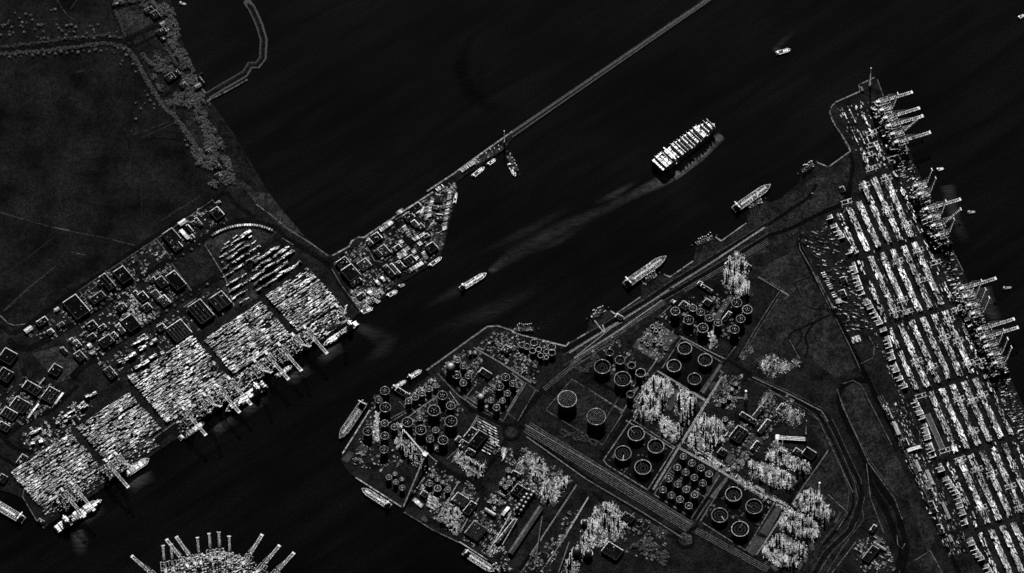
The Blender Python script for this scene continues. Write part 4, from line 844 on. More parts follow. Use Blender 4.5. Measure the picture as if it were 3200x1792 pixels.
for c, lu, lv, h, st, sm, an in [((655,548),88,66,13,'dark',0,AW),((712,625),100,112,15,'dark',0,AW),((752,690),92,30,10,'dark',0,AW),((815,555),84,76,7,'dark',5,AW),((915,692),20,42,9,'white',0,AW),((955,665),20,42,9,'white',0,AW),((1000,605),40,104,10,'white2',0,AW),((1045,590),26,100,9,'dark',2,AW),((1085,560),40,70,8,'dark',1,AW),((1160,525),74,66,9,'dark',2,AW),((905,352),66,62,10,'dark',0,AW),((855,390),36,50,8,'dark',1,AW),((965,450),60,80,9,'dark',2,AW),((920,470),36,60,8,'dark',1,AW),((1060,430),60,36,8,'dark',0,AW),((1195,130),100,44,10,'dark',0,AW),((1150,195),70,60,9,'dark',0,AW),((1195,250),40,60,8,'dark',2,AW),((1240,270),40,46,8,'dark',2,AW),((1320,430),74,66,11,'dark',0,AW),((1270,350),66,30,10,'dark',0,AW),((1365,370),26,110,10,'dark',2,R(-97)+R(90)),((1375,200),60,50,8,'dark',1,R(-7)),((1350,130),60,30,8,'dark',2,R(-7)),((1375,60),60,60,8,'dark',3,R(-7)),((790,790),60,36,8,'dark',2,AW),((860,770),30,40,7,'white',0,AW)]:
    st2 = 'dark' if st == 'white2' else st
    building(Z, t8a, c, lu, lv, h, an, st2, sm)
Z = 'wooded shore strip'
for c, lu, lv, h, st, sm in [((1120,85),70,40,8,'dark',1),((1165,120),60,60,8,'dark',2),((1225,190),40,36,8,'white',0),((1215,250),76,44,9,'dark',0),((1250,235),40,24,8,'dark',1),((1225,300),30,26,7,'dark',0),((1330,560),40,50,8,'dark',0),((1280,590),70,56,8,'dark',2),((1380,650),50,40,8,'dark',1),((1490,655),50,30,8,'white',0),((1515,610),14,60,6,'dark',0),((1505,565),50,8,5,'white',0),((1640,1330),50,36,8,'dark',1),((1570,1150),40,40,7,'dark',1),((1640,1250),20,76,7,'dark',0),((880,35),80,16,7,'dark',0)]:
    building(Z, t00, c, lu, lv, h, AW+R(-4), st, sm, dim=.3)
Z = 'refinery works'
for t, c, lu, lv, h, st, sm, k in [(r1,(1100,950),58,110,12,'dark',0,2.623),(r1,(1165,995),84,140,13,'dark',0,2.623),(r1,(1045,1045),56,46,9,'dark',0,2.623),(r1,(1225,450),100,50,10,'dark',1,2.623),(r1,(1395,255),60,60,10,'dark',3,2.623),(r1,(540,605),110,40,9,'dark',0,2.623),(r1,(830,1075),40,26,7,'dark',0,2.623),(r1,(1000,985),30,50,7,'dark',0,2.623),(r3,(700,35),90,54,10,'dark',0,3.502),(r3,(775,135),96,60,11,'dark',0,3.502),(r3,(660,655),150,110,11,'dark',6,3.502),(r3,(265,590),70,60,9,'dark',1,3.502),(r3,(765,745),80,150,10,'dark',0,3.502),(r3,(1320,570),170,120,12,'dark',1,3.502),(r3,(1270,370),100,46,10,'dark',0,3.502),(r3,(830,1000),170,170,12,'dark',7,3.502),(r3,(1105,590),90,22,8,'white',0,3.502),(r3,(1155,780),34,110,10,'white',0,3.502),(r3,(985,790),130,30,11,'white',0,3.502),(r3,(1160,1000),34,330,11,'dark',3,3.502),
    (r2,(615,565),58,40,8,'dark',0,2.623),(r2,(1150,470),70,60,9,'dark',0,2.623),(r2,(1340,445),60,50,9,'dark',0,2.623),(r2,(1280,290),40,36,8,'dark',0,2.623),(r2,(1060,440),40,30,7,'dark',0,2.623),(r2,(1510,130),46,36,8,'dark',0,2.623),(r2,(1670,150),56,40,8,'dark',0,2.623),(r2,(1500,560),36,90,9,'dark',0,2.623),(r2,(1335,330),110,26,8,'dark',2,2.623),(r4,(1600,570),90,66,9,'dark',0,2.358),(r4,(1520,560),70,40,8,'dark',0,2.358),(r4,(1080,430),90,110,11,'dark',2,2.358),(r4,(1150,310),130,34,10,'dark',2,2.358),(r4,(1225,265),34,100,10,'dark',2,2.358),(r4,(1270,370),36,120,9,'dark',2,2.358),(r4,(1390,235),34,70,8,'dark',1,2.358),(r4,(265,1045),86,50,12,'dark',0,2.358),(r4,(150,1290),130,90,11,'dark',0,2.358),(r4,(960,560),56,50,9,'dark',0,2.358),(r4,(1200,510),26,80,7,'dark',0,2.358),
    (t24b,(770,1310),60,130,11,'dark',0,2.405),(t24b,(840,1250),110,16,8,'white',0,2.405),(t24b,(790,1115),30,60,8,'dark',0,2.405)]:
    building(Z, t, c, lu, lv, h, AE, st, sm, k)
Z = 'eastern terminal edge'
for s, d, lu, lv, h, st, sm in [(700,385,40,28,8,'dark',1),(655,365,34,26,8,'dark',1),(720,405,24,20,7,'white',0),(1150,405,60,20,8,'dark',1),(1205,400,70,16,8,'white',0),(1262,392,40,22,9,'dark',0),(1290,375,16,60,8,'white',0),(1350,385,60,14,7,'white',0),(1400,365,80,14,7,'white',0),(1450,380,40,20,7,'dark',1),(1500,395,60,24,8,'dark',2),(1525,360,90,12,6,'white',0),(1580,400,50,20,7,'dark',1),(1620,382,34,12,6,'white',0),(345,250,30,20,7,'dark',0),(20,60,24,8,7,'white',0)]:
    q = EQ.p(s, d); th = building(Z, ID, (0,0), lu*1.6, lv*1.6, h, EQ.ang, st, sm); th.location = (q.x, q.y, LZ+.5)
for (z, st), lst in BLD.items():
    lst.sort(key=lambda o: (o.location.x, o.location.y))
    for i, o in enumerate(lst):
        o['category'] = 'building'
        o['label'] = ('dark flat-roofed shed with bright edges, ' if st != 'white' else 'bright metal-roofed shed, ')+nth(i, len(lst))+' in the '+z
        o['group'] = ('dark sheds of the ' if st != 'white' else 'bright-roofed sheds of the ')+z
# long gabled shed
A, B = G(*r3((1545,735)), LZ), G(*r3((1205,1245)), LZ); d = B-A; L = d.length; ang = math.atan2(d.y, d.x); c = (A+B)/2
th = thing('gabled_storage_shed', c, ang, cat='building', label='very long narrow gabled shed with one glaring roof slope, beside the silos')
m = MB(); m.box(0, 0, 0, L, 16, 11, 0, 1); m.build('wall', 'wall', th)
sgn = -1 if (math.cos(ang)*1) < 0 else 1
for s in (-1, 1):
    for k in range(18):
        xa, xb = -L/2+k*L/18+.15, -L/2+(k+1)*L/18-.15
        m = MB(); P4 = [(xa, s*8.6, 10.6), (xb, s*8.6, 10.6), (xb, 0, 15.2), (xa, 0, 15.2)]
        m.face(P4 if s < 0 else P4[::-1], random.uniform(.35, .6)); m.build('roof_panel', 'steel', th)
m = MB(); m.face([(-L/2,-8,11),(-L/2,0,15),(-L/2,8,11)]); m.face([(L/2,8,11),(L/2,0,15),(L/2,-8,11)]); m.build('gable', 'wall', th)
# curved bright wall of stacked blocks behind the depot
arc = [w2(p) for p in [(265,110),(300,85),(350,60),(410,38),(470,25),(530,18),(590,18),(650,24),(710,40),(770,65)]]
th = thing('curved_block_wall', G(*arc[5], LZ), 0, cat='wall', label='curved bright wall of square blocks along the bend of the estate road')
wq = [G(*p, LZ) for p in arc]; o0 = wq[5]
bm_ = {}
for i in range(len(wq)-1):
    a, b = wq[i], wq[i+1]; n = max(1, int((b-a).length/6.5))
    for k in range(n):
        p = a+(b-a)*((k+.5)/n)-o0; tn = .9 if 4 <= i <= 5 and random.random() < .8 else random.uniform(.12, .4)
        key = round(tn, 1)
        if key not in bm_: mm = MB(); mm.box(0, 0, 0, 5.6, 7, 7, 0, max(.08, key)); bm_[key] = mm.mesh('wall_block', 'steel')
        link('wall_block', bm_[key], th, (p.x, p.y, 1.2), math.atan2((b-a).y, (b-a).x))
# conveyors
def conveyor(t, a, b, za, zb, lab, wd=4.0, tn=.35):
    A, B = G(*t(a), LZ), G(*t(b), LZ); A.z = LZ+za; B.z = LZ+zb
    th = thing('conveyor_gallery', (A.x, A.y, LZ), 0, cat='conveyor', label=lab)
    m = MB(); m.beam((0, 0, za), B-Vector((A.x, A.y, LZ)), wd, tn); m.build('gallery', 'steel', th)
    n = max(2, int((B-A).length/25))
    for k in range(1, n):
        p = A+(B-A)*(k/n)-Vector((A.x, A.y, LZ)); m = MB(); m.beam((p.x-1.5, p.y, 0), (p.x, p.y, p.z), .9, .6); m.beam((p.x+1.5, p.y, 0), (p.x, p.y, p.z), .9, .6); m.build('trestle', 'steel', th)
conveyor(t8b, (1085,350), (1268,590), 12, 34, 'conveyor gallery running from upper left down to the conveyor tower')
conveyor(t8b, (1275,590), (1108,955), 34, 8, 'long conveyor gallery from the tower down to the river wall')
conveyor(t8b, (1110,550), (1262,595), 10, 33, 'short conveyor gallery from the process plant to the tower')
conveyor(t8b, (1180,525), (1262,585), 10, 33, 'middle of the three conveyor galleries meeting at the tower')
conveyor(r3, (1555,860), (1472,1400), 26, 6, 'thin conveyor gallery right of the long gabled shed', 2.6, .22)
conveyor(r3, (1850,1140), (1735,1442), 20, 5, 'conveyor gallery left of the spherical tanks', 3, .3)
conveyor(r3, (1120,1140), (1285,870), 5, 14, 'conveyor gallery above the slender dark sheds left of the gabled shed', 2.4, .5)
conveyor(r3, (980,1200), (1215,815), 5, 16, 'longest conveyor gallery left of the gabled shed', 2.6, .6)
q = G(*t8b((1272,592)), LZ); th = thing('conveyor_tower', q, R(-33), cat='tower', label='square transfer tower where the conveyor galleries meet')
m = MB(); m.box(0, 0, 0, 14, 14, 38, 0, .5); m.build('tower_body', 'paint', th); m = MB(); m.box(0, 0, 38, 15, 15, 1.5, 0, .7); m.build('roof', 'steel', th)
# loading jetties
def jetty(t, a, b, lab, arms, seed):
    A, B = G(*t(a), LZ), G(*t(b), LZ); d = B-A; L = d.length; ang = math.atan2(d.y, d.x)
    th = thing('loading_jetty', A, ang, cat='jetty', label=lab, group='loading jetties along the coast')
    m = MB(); m.box(L/2, 0, 0, L, 16, 2.2, 0, .45); m.build('deck', 'concrete', th)
    rr = random.Random(seed)
    for k in range(arms):
        x = L*(.15+.7*k/max(1, arms-1)); h = rr.uniform(20, 34)
        m = MB(); m.beam((x, 3, 2), (x, 3, h), 1.1, 1.0); m.beam((x, 3, h), (x+2, 9, h*.72), .9, 1.0); m.box(x, 3, h, 2, 2, 1.5, 0, 1.0); m.build('loading_arm', 'steel', th)
    m = MB()
    for k in range(40): m.box(rr.uniform(0, L), rr.uniform(-7, 7), 2.2, rr.uniform(1, 5), rr.uniform(1, 2), rr.uniform(.6, 4), 0, heavy())
    o = m.build('pipework', 'steel', th); o['kind'] = 'stuff'
    for x in (-14, L+14): m = MB(); m.cyl(x, 3, -6, 2.6, 8, None, 12, .8); m.build('mooring_dolphin', 'concrete', th)
jetty(t16a, (20,1035), (165,1035), 'loading jetty by the shoreline tank farm, leftmost of the six', 8, 1)
jetty(t16a, (595,945), (700,890), 'loading jetty with upright arms above the small dark shed, second of six', 9, 2)
jetty(t16a, (1010,665), (1085,628), 'loading jetty serving the moored tanker with the glaring deck, third of six', 5, 3)
jetty(t16a, (1385,395), (1510,345), 'empty loading jetty between the two moored tankers, fourth of six', 7, 4)
jetty(t16a, (1775,120), (1880,70), 'loading jetty beside the right-hand moored tanker, fifth of six', 5, 5)
jetty(t24, (255,1295), (345,1240), 'loading jetty nearest the container terminal, last of six', 9, 6)
jetty(t80, (1895,1170), (1960,1290), 'short finger jetty below the slim breakwater mast', 4, 7)
jetty(t80, (1640,1240), (1860,1110), 'narrow jetty along the foot of the breakwater', 6, 8)
# masts, light poles
pm = MB(); pm.beam((0,0,0), (0,0,30), .9, .8); pm.box(0, 0, 30, 5, 1.4, 1.2, 0, 1); pm = pm.mesh('light_mast', 'steel')
for i, (s, d) in enumerate([(340,350),(470,352),(600,350),(730,352),(860,350),(1110,352),(1360,350),(340,60),(600,60),(860,60),(1110,60)]):
    p = EQ.p(s, d); link('light_mast', pm, None, (p.x, p.y, LZ+.5), 0, cat='light mast', label='slender light mast at a crossroad of the eastern terminal', group='light masts of the eastern terminal')
# ------------------------------------------------------------------ loose yard goods between the sheds and tanks
random.seed(27)
def clutter(t, pts, n, lab, ang, bright=.6, hs=2.5, name='yard_goods'):
    P = GP(t, pts); poly = [(p.x, p.y) for p in P]; m = MB()
    for x, y in scatter(poly, n):
        g = mnoise.noise(Vector((x*.02, y*.02, 8)))
        if g < -.1 and random.random() < .7: continue
        k = random.randint(1, 5); a = ang+random.choice((0, 0, math.pi/2)); L = random.uniform(1.5, 9)
        for j in range(k):
            o = j*random.uniform(2.2, 3.2); m.box(x-math.sin(a)*o, y+math.cos(a)*o, LZ+.4, L*random.uniform(.7, 1.2), random.uniform(.7, 1.9), random.uniform(1.2, hs+1), a, min(1, heavy()*bright))
    m.build(name, 'steel', kind='stuff', label=lab, cat='yard goods')
clutter(t0a, [(150,1080),(1560,90),(1720,230),(1250,520),(420,1120)], 420, 'scattered goods and vehicles on the upper western estate plots', AW)
clutter(t0a, [(500,1120),(1000,700),(1280,540),(1440,740),(760,1250),(620,1310)], 560, 'scattered goods and vehicles on the middle western estate plots', AW)
clutter(t0a, [(880,1040),(1010,720),(1180,880),(1120,950),(960,1100)], 260, 'glittering scrap and pallets around the middle estate sheds', AW, 1.1)
clutter(t0a, [(740,1300),(1400,860),(1660,720),(1750,870),(1560,1010),(1420,1150),(1200,1260),(900,1443)], 300, 'goods and lorries on the lower western estate plots', AW)
clutter(t0b, [(0,100),(180,-40),(490,70),(420,200),(180,330),(0,380)], 300, 'goods and racks around the old works at lower left', R(-32))
clutter(t0b, [(150,400),(380,300),(560,150),(700,180),(500,420),(330,560),(200,520)], 260, 'loose boxes and lorries behind the left end of the western yard', AW, 1.0)
clutter(t8a, [(600,540),(820,370),(940,560),(1040,730),(860,850),(780,880)], 330, 'goods and pallets around the black sheds of the peninsula', AW, .5)
clutter(t8a, [(830,360),(1050,220),(1240,100),(1300,70),(1270,280),(1360,480),(1160,640),(980,560)], 420, 'goods and vehicles in the middle of the peninsula park', AW, .45)
clutter(t8a, [(1300,300),(1330,40),(1440,-40),(1505,0),(1470,170),(1400,430),(1330,470)], 320, 'goods and racks along the eastern peninsula quay', AW-R(20), .4)
clutter(t80, [(1380,1443),(1500,1370),(1512,1443)], 50, 'goods at the northern corner of the peninsula', AW, .6)
clutter(t8a, [(700,760),(880,730),(980,760),(900,830),(790,895)], 130, 'bright wharf goods at the lower peninsula corner', AW, 1.1)
clutter(r1, [(540,840),(760,640),(870,590),(1050,720),(900,1030),(720,1110)], 420, 'valves and pipe pieces between the central tanks of the point', AE, .4, 1.5)
clutter(r1, [(880,400),(1000,280),(1150,230),(1250,480),(1040,610)], 240, 'valves and pipes in the northern corner tank farm', AE, .5, 1.5)
clutter(r1, [(1080,640),(1380,420),(1540,520),(1340,790)], 220, 'pipes and valves in the walled farm above the roundabout', AE, .5, 1.5)
clutter(r1, [(1150,220),(1270,100),(1480,130),(1705,330),(1640,540),(1400,380)], 380, 'racks and drums on the shoreline works above the walled farm', AE, .6)
clutter(r1, [(520,670),(800,470),(850,560),(590,740)], 160, 'drums and pipes around the shore row of tanks', AE, .9)
clutter(r1, [(320,640),(370,600),(420,700),(340,1000),(500,1000),(560,1200),(330,1250),(120,1180)], 220, 'pipes and plant on the tip of the point', AE, .6)
clutter(r1, [(320,700),(345,690),(345,1000),(300,1000)], 90, 'bright pipe bundle behind the moored tanker of the point', AE, 1.2)
clutter(r3, [(150,560),(380,240),(640,430),(860,500),(640,1010),(420,900)], 420, 'drums, racks and goods in the triangular river yards', AE, .6)
clutter(r3, [(900,640),(1300,420),(1500,500),(1250,860),(1000,1300),(700,1090)], 520, 'machinery between the silos and the striped shed', AE, .7)
clutter(r3, [(1000,130),(1080,90),(1380,60),(1900,430),(1560,700),(1260,300)], 320, 'machinery and goods under the rail corridor', AE, .5)
clutter(r3, [(1580,1160),(1900,700),(1960,760),(1720,1250),(1640,1440),(1300,1440)], 160, 'goods beside the dark wharf strip', AE, .5)
clutter(r3, [(950,1180),(1100,1080),(1180,1300),(1260,1442),(1050,1442)], 150, 'quayside machinery near the lower river quay', AE, 1.0)
clutter(r2, [(850,650),(920,590),(1110,715),(1030,790),(990,900),(940,930),(725,800)], 200, 'pumps on the pale treatment pads', AE, .6, 1.5)
clutter(r2, [(950,560),(1110,410),(1550,345),(1700,440),(1640,700),(1560,760),(1400,690),(1350,820)], 330, 'pipes and shrubs between the dark upper farm tanks', AE, .5, 1.5)
clutter(r2, [(1330,640),(1400,600),(1420,820),(1350,830)], 110, 'bright pipe manifold right of the dark upper farm', AE, 1.0)
clutter(r2, [(380,820),(560,720),(880,1010),(720,1250),(560,1150)], 200, 'pipework around the big tanks by the jetty road', AE, .4, 1.5)
clutter(r2, [(1370,1200),(1450,1010),(1620,1040),(1560,1330),(1400,1290)], 200, 'pipework around the small pylon plant', AE, .5)
clutter(r4, [(970,480),(1180,300),(1320,80),(1500,180),(1350,380),(1170,600),(1000,640)], 360, 'plant equipment in the upper right refinery', AE, .45)
clutter(r4, [(1010,690),(1120,560),(1180,580),(1060,720)], 70, 'plant equipment by the pale ring pads', AE, .5)
clutter(r4, [(180,280),(480,0),(470,500),(410,820)], 1, 'single pump by the bund', AE, .3)
for pl in ([(95,600),(285,318),(605,515),(410,825)], [(805,1060),(1000,745),(1330,940),(1130,1268)]): clutter(r4, pl, 90, 'pipework on the floor of the '+('middle' if pl[0][0] < 100 else 'lower')+' black four-tank bund', AE, .22, 1)
clutter(r4, [(100,1000),(300,1000),(560,1150),(520,1380),(250,1300)], 240, 'yard goods around the walled plot by the tree roundabout', AE, .45)
clutter(t24b, [(640,1250),(790,1100),(900,1250),(1000,1443),(700,1443)], 200, 'goods around the sheds at the bottom right', AE, .6)
clutter(x1, [(60,1300),(160,1180),(230,1100),(280,1180),(120,1330)], 70, 'stacked pipes beside the four dark basins', R(40), .3, 1)
def ebox(s0, s1, d0, d1): return [(p.x, p.y) for p in (EQ.p(s0,d0), EQ.p(s1,d0), EQ.p(s1,d1), EQ.p(s0,d1))]
def clutter_w(poly, n, lab, ang, bright, hs=3):
    m = MB()
    for x, y in scatter(poly, n):
        m.box(x, y, LZ+1, random.uniform(2, 12), random.uniform(.8, 2.4), random.uniform(1.5, hs), ang, min(1, heavy()*bright))
    m.build('terminal_vehicles', 'steel', kind='stuff', label=lab, cat='vehicles')
clutter_w(ebox(440,840,335,425), 230, 'scattered vehicles and boxes on the empty upper landside part of the terminal', EQ.ang+.9, .8)
clutter_w(ebox(1110,1680,355,412), 420, 'lorries, wagons and boxes along the terminal rail sidings', EQ.ang, .8)
clutter_w(ebox(60,1400,8,58), 900, 'vehicles and hatch covers on the eastern quay apron', EQ.ang+R(90), 1.0)
clutter_w(ebox(340,1600,86,95), 40, 'trucks in the seaward aisle of the eastern yard', EQ.ang, .7)
clutter_w(ebox(340,1600,122,132), 40, 'trucks in the second aisle of the eastern yard', EQ.ang, .7)
clutter_w(ebox(420,1600,234,243), 70, 'trucks in the fifth aisle of the eastern yard', EQ.ang, .8)
clutter_w(ebox(860,1680,335,352), 130, 'trucks behind the tall stacks of the eastern yard', EQ.ang, .6)
clutter_w(ebox(60,320,70,160), 130, 'vehicles on the northern tip of the eastern terminal', EQ.ang, .8)
def wbox(s0, s1, d0, d1): return [(p.x, p.y) for p in (WQ.p(s0,d0), WQ.p(s1,d0), WQ.p(s1,d1), WQ.p(s0,d1))]
clutter_w(wbox(20,440,12,58), 320, 'vehicles and hatch covers on the left half of the western quay apron', WQ.ang, 1.2)
clutter_w(wbox(520,1180,6,66), 900, 'vehicles and hatch covers on the right half of the western quay apron', WQ.ang, 1.4)
clutter_w([(p.x, p.y) for p in GP(t0b, [(1260,1450),(1350,1375),(1500,1330),(1680,1300),(1800,1330),(1924,1400),(1924,1600),(1260,1600)])], 4200, 'glittering boxes and vehicles on the bottom pier', R(20), 3.2, 26)
for k, (s0, s1) in enumerate([(100,300),(425,650),(825,955),(975,1140)]):
    clutter_w(ebox(s0,s1,2,60), 420, 'dense machinery beneath the %s group of cranes on the eastern quay' % ['topmost', 'second', 'third', 'lowest'][k], EQ.ang+R(90), 1.5, 22)
for k, (s0, s1) in enumerate([(70,150),(245,320),(550,760),(820,1050)]):
    clutter_w(wbox(s0,s1,4,56), 200+k*90, 'dense machinery beneath the %s group of cranes on the western quay' % ['leftmost', 'second', 'third', 'rightmost'][k], WQ.ang, 1.3, 18)
# pipelines along the coastal road and through the plants
def pipeline(t, pts, n, lab, tn=.4, gap=2.0):
    P = [G(*t(p), LZ) for p in pts]; o0 = P[0].copy(); th = thing('pipeline', o0, 0, cat='pipeline', label=lab)
    for k in range(n):
        m = MB()
        for i in range(len(P)-1):
            d = (P[i+1]-P[i]).normalized(); nr = Vector((-d.y, d.x, 0))*(k-(n-1)/2)*gap+Vector((0, 0, 2.6))
            m.beam(P[i]-o0+nr, P[i+1]-o0+nr, .75, tn*random.uniform(.5, 1.3))
        m.build('pipe', 'steel', th)
    for i in range(len(P)-1):
        d = P[i+1]-P[i]; c = max(1, int(d.length/28)); u = d.normalized()
        for j in range(c):
            q = P[i]+d*(j/c)-o0; m = MB(); m.box(q.x, q.y, .5, .8, n*gap, 1.8, math.atan2(u.y, u.x), .15); m.build('support', 'paint', th)
for a in [(t16a, [(430,1215),(740,1020),(1010,850),(1180,740)], 3, 'pipeline beside the coastal road behind the first two jetties'), (t16a, [(1200,725),(1560,495),(1900,270)], 3, 'pipeline beside the coastal road behind the right jetties'), (t16a, [(470,1255),(800,1050),(1130,815)], 2, 'inner pipeline parallel to the coastal road'),
    (t16a, [(620,970),(690,1060)], 2, 'short pipeline crossing to the second jetty', .5), (t16a, [(985,690),(1010,700)], 2, 'stub pipeline at the third jetty', .5), (r2, [(480,620),(500,680)], 2, 'short pipeline on the second jetty apron', .5),
    (r4, [(450,830),(650,500),(865,150),(960,0)], 4, 'wide pipe bundle along the refinery avenue', .45), (r4, [(640,520),(820,620),(1010,730),(1440,975)], 4, 'wide pipe bundle crossing the refinery above the small-tank farm', .5), (r4, [(1440,960),(1260,1240),(1210,1310)], 3, 'pipe bundle right of the lower black bund', .45), (r4, [(1470,940),(1560,800),(1740,545)], 2, 'pipe bundle up to the grassland corner', .25),
    (r4, [(620,50),(760,130),(860,190)], 3, 'pipe bundle along the top of the process rows', .4), (r4, [(250,320),(450,440),(600,530)], 2, 'pipe bundle above the middle black bund', .3), (r2, [(930,1000),(1130,1120),(1300,1220),(1350,1260)], 3, 'pipe bundle under the upper four-tank bund', .35), (r2, [(640,1340),(790,1100),(930,900)], 2, 'pipe run left of the flame-bright process unit', .3),
    (r2, [(1130,720),(1300,810),(1480,900)], 2, 'pipe run above the upper four-tank bund', .3), (r2, [(1360,820),(1390,640),(1350,560)], 2, 'pipe run through the dark upper farm', .5), (r2, [(250,890),(560,640),(640,600)], 2, 'pipe run behind the second jetty shed', .25),
    (r1, [(330,700),(345,1000)], 4, 'bright vertical pipe bundle at the tip of the point', .7), (r1, [(540,840),(700,720),(860,610)], 2, 'pipe run above the central tanks of the point', .35), (r1, [(830,440),(1000,620),(1180,740)], 2, 'pipe run along the curved road of the point', .3), (r1, [(1130,230),(1340,350),(1600,520)], 3, 'pipe run through the shoreline works', .35), (r1, [(930,590),(1000,690)], 1, 'single slanting pipe near the curved road', .6), (r1, [(1440,440),(1540,520),(1400,760)], 2, 'pipe run round the walled farm', .3),
    (r1, [(560,900),(700,1060),(830,1170)], 2, 'pipe run below the central tanks of the point', .3), (r1, [(1160,790),(1060,960),(950,1170)], 2, 'pipe run left of the refinery warehouse', .35), (r3, [(640,450),(400,860)], 2, 'pipe run between the triangular river yards', .4), (r3, [(860,620),(660,1000)], 2, 'pipe run right of the striped river shed', .4), (r3, [(1290,490),(1190,650)], 1, 'bright pipe along the dark chemical shed', .7), (r3, [(1930,480),(1700,830),(1420,1250)], 2, 'pipe run along the dark wharf', .4), (r3, [(2060,620),(1800,1060),(1600,1350)], 2, 'pipe run right of the dark wharf strip', .5),
    (t16b, [(110,420),(560,740),(1000,1000),(1280,1180)], 2, 'pipe run below the rail corridor', .25), (t16b, [(100,330),(700,680),(1350,1080)], 1, 'pipe run above the rail corridor', .35), (r4, [(1180,0),(1440,120),(1690,250),(1740,330)], 2, 'pipe run along the upper refinery road', .25), (x1, [(330,80),(660,280),(790,365)], 2, 'pipe run along the grassland edge', .25), (r4, [(1000,150),(1140,155)], 3, 'pipe comb beside the squat pylon', .25), (r4, [(1120,280),(1220,350)], 4, 'bright parallel pipes left of the ring pads', .8, 3)]:
    pipeline(*a)
# ------------------------------------------------------------------ ships
random.seed(33)
def hull_outline(L, B, n=10):
    pts = []
    for i in range(n+1):
        f = i/n; x = -L/2+L*f
        if f < .08: b = B/2*(.75+.25*f/.08)
        elif f > .78: b = B/2*(1-((f-.78)/.22)**1.8)
        else: b = B/2
        pts.append((x, b))
    return pts
def ship(name, stern, bow, B, depth, kind, lab, z=0.0, tiers=5, bright=1.0, t=ID):
    a, b = G(*t(stern), 0), G(*t(bow), 0); d = b-a; L = d.length; ang = math.atan2(d.y, d.x); c = (a+b)/2
    th = thing(name, (c.x, c.y, 0), ang, cat='ship' if L > 60 else 'boat', label=lab)
    o = hull_outline(L, B); poly = [(x, y) for x, y in o]+[(x, -y) for x, y in o[::-1] if y > .01]
    m = MB(); m.prism(poly, -2, depth, .25*bright, .3); m.build('hull', 'hull', th)
    m = MB()
    for s in (1, -1):
        P = [(x, y*s) for x, y in o]
        for i in range(len(P)-1): m.beam((*P[i], depth+.6), (*P[i+1], depth+.6), 1.1, .6*bright)
    m.build('bulwark', 'steel', th)
    sl = min(16, L*.12); sx = -L/2+sl*.9 if kind != 'container' else -L*.28
    m = MB()
    H = {'container': 30, 'tanker': 22, 'barge': 6, 'small': 6}[kind]*(1 if L > 120 else .6)
    zz = depth; k = 0
    while zz < depth+H:
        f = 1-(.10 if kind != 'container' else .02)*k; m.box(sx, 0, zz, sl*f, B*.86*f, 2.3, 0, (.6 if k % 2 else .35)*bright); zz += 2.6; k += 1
        if f < .4: break
    sup = m.build('superstructure', 'steel', th)
    m = MB(); m.box(sx, 0, zz, 3, B*1.02 if L > 120 else B*.6, 2.2, 0, 1.0*bright); m.build('bridge_wing', 'steel', sup)
    m = MB(); m.cyl(sx-sl*.35, 0, zz-1, 1.8 if L > 100 else .8, 7 if L > 100 else 3, None, 10, .5); m.build('funnel', 'steel', sup)
    m = MB(); m.beam((sx+2, 0, zz), (sx+2, 0, zz+9*(1 if L > 100 else .4)), .7, .9); m.box(sx+2, 0, zz+5*(1 if L > 100 else .4), 1, 5, .7, 0, 1); m.build('mast', 'steel', sup)
    if kind == 'container':
        x = -L/2+9
        while x < L/2*.86:
            m = MB()
            if abs(x-sx) > sl*.55+6.5:
                f = (x+L/2)/L; bw = B*.95 if f < .78 else B*.95*(1-((f+6/L-.78)/.22)**1.8); nr = int(bw/2.55); m = MB(); base = random.randint(max(1, tiers-3), tiers)
                for r in range(nr):
                    n = max(1, base-random.choice((0, 0, 0, 1, 2)))
                    for q in range(n): m.box(x, (r-(nr-1)/2)*2.55, depth+.9+q*CH, CL, CW, CH-.1, 0, min(1, (heavy()+.12)*bright*1.2), .3)
                if m.f: ob = m.build('container_bay', 'box', th); ob['kind'] = 'stuff'
            if B > 40 and m.f: lm_ = MB(); lm_.box(x+6.6, 0, depth, .7, B*.96*(1 if x < L*.28 else .8), tiers*CH+random.uniform(2, 7), 0, 1.0); lm_.build('lashing_bridge', 'steel', th)
            x += 13.4
    elif kind == 'tanker':
        m = MB()
        for y in (-2.4, -.8, .8, 2.4): m.beam((-L*.30, y, depth+2), (L*.38, y, depth+2), .9, .8*bright)
        for x in range(int(-L*.28), int(L*.36), 9): m.box(x, 0, depth, .9, B*.8, 1.2, 0, .5*bright)
        for k in range(int(L*1.3)): m.box(random.uniform(-.32, .38)*L, random.uniform(-.42,.42)*B, depth, random.uniform(.8, 3.5), random.uniform(.8, 2), random.uniform(.6, 3), 0, min(1, heavy()*1.5*bright))
        ob = m.build('deck_pipes', 'steel', th); ob['kind'] = 'stuff'
        for y in (-1, 1): m = MB(); m.beam((L*.04, y*B*.25, depth), (L*.04, y*B*.25, depth+12), 1.1, .8); m.beam((L*.04, y*B*.25, depth+12), (L*.16, y*B*.3, depth+9), .8, .9); m.build('deck_crane', 'steel', th)
    elif kind == 'barge':
        n = max(2, int(L*.7/14))
        for k in range(n):
            x = -L*.27+k*L*.70/n+5; m = MB(); m.box(x, 0, depth, L*.70/n-2, B*.74, 2, 0, random.uniform(.25, .9)*bright); m.build('hatch_cover', 'steel', th)
    else:
        for k in range(3): m = MB(); m.box(L*(.05+.12*k), 0, depth, L*.08, B*.5, 1.3, 0, random.uniform(.4, 1)*bright); m.build('deck_gear', 'steel', th)
    return th
ship('container_ship', (2052,535), (2232,396), 56, 16, 'container', 'huge blindingly bright container ship under way in the channel', tiers=8, bright=2.6)
ship('coastal_ship', (1438,908), (1520,858), 18, 7, 'tanker', 'smaller ship under way in the channel below the container ship', bright=1.4)
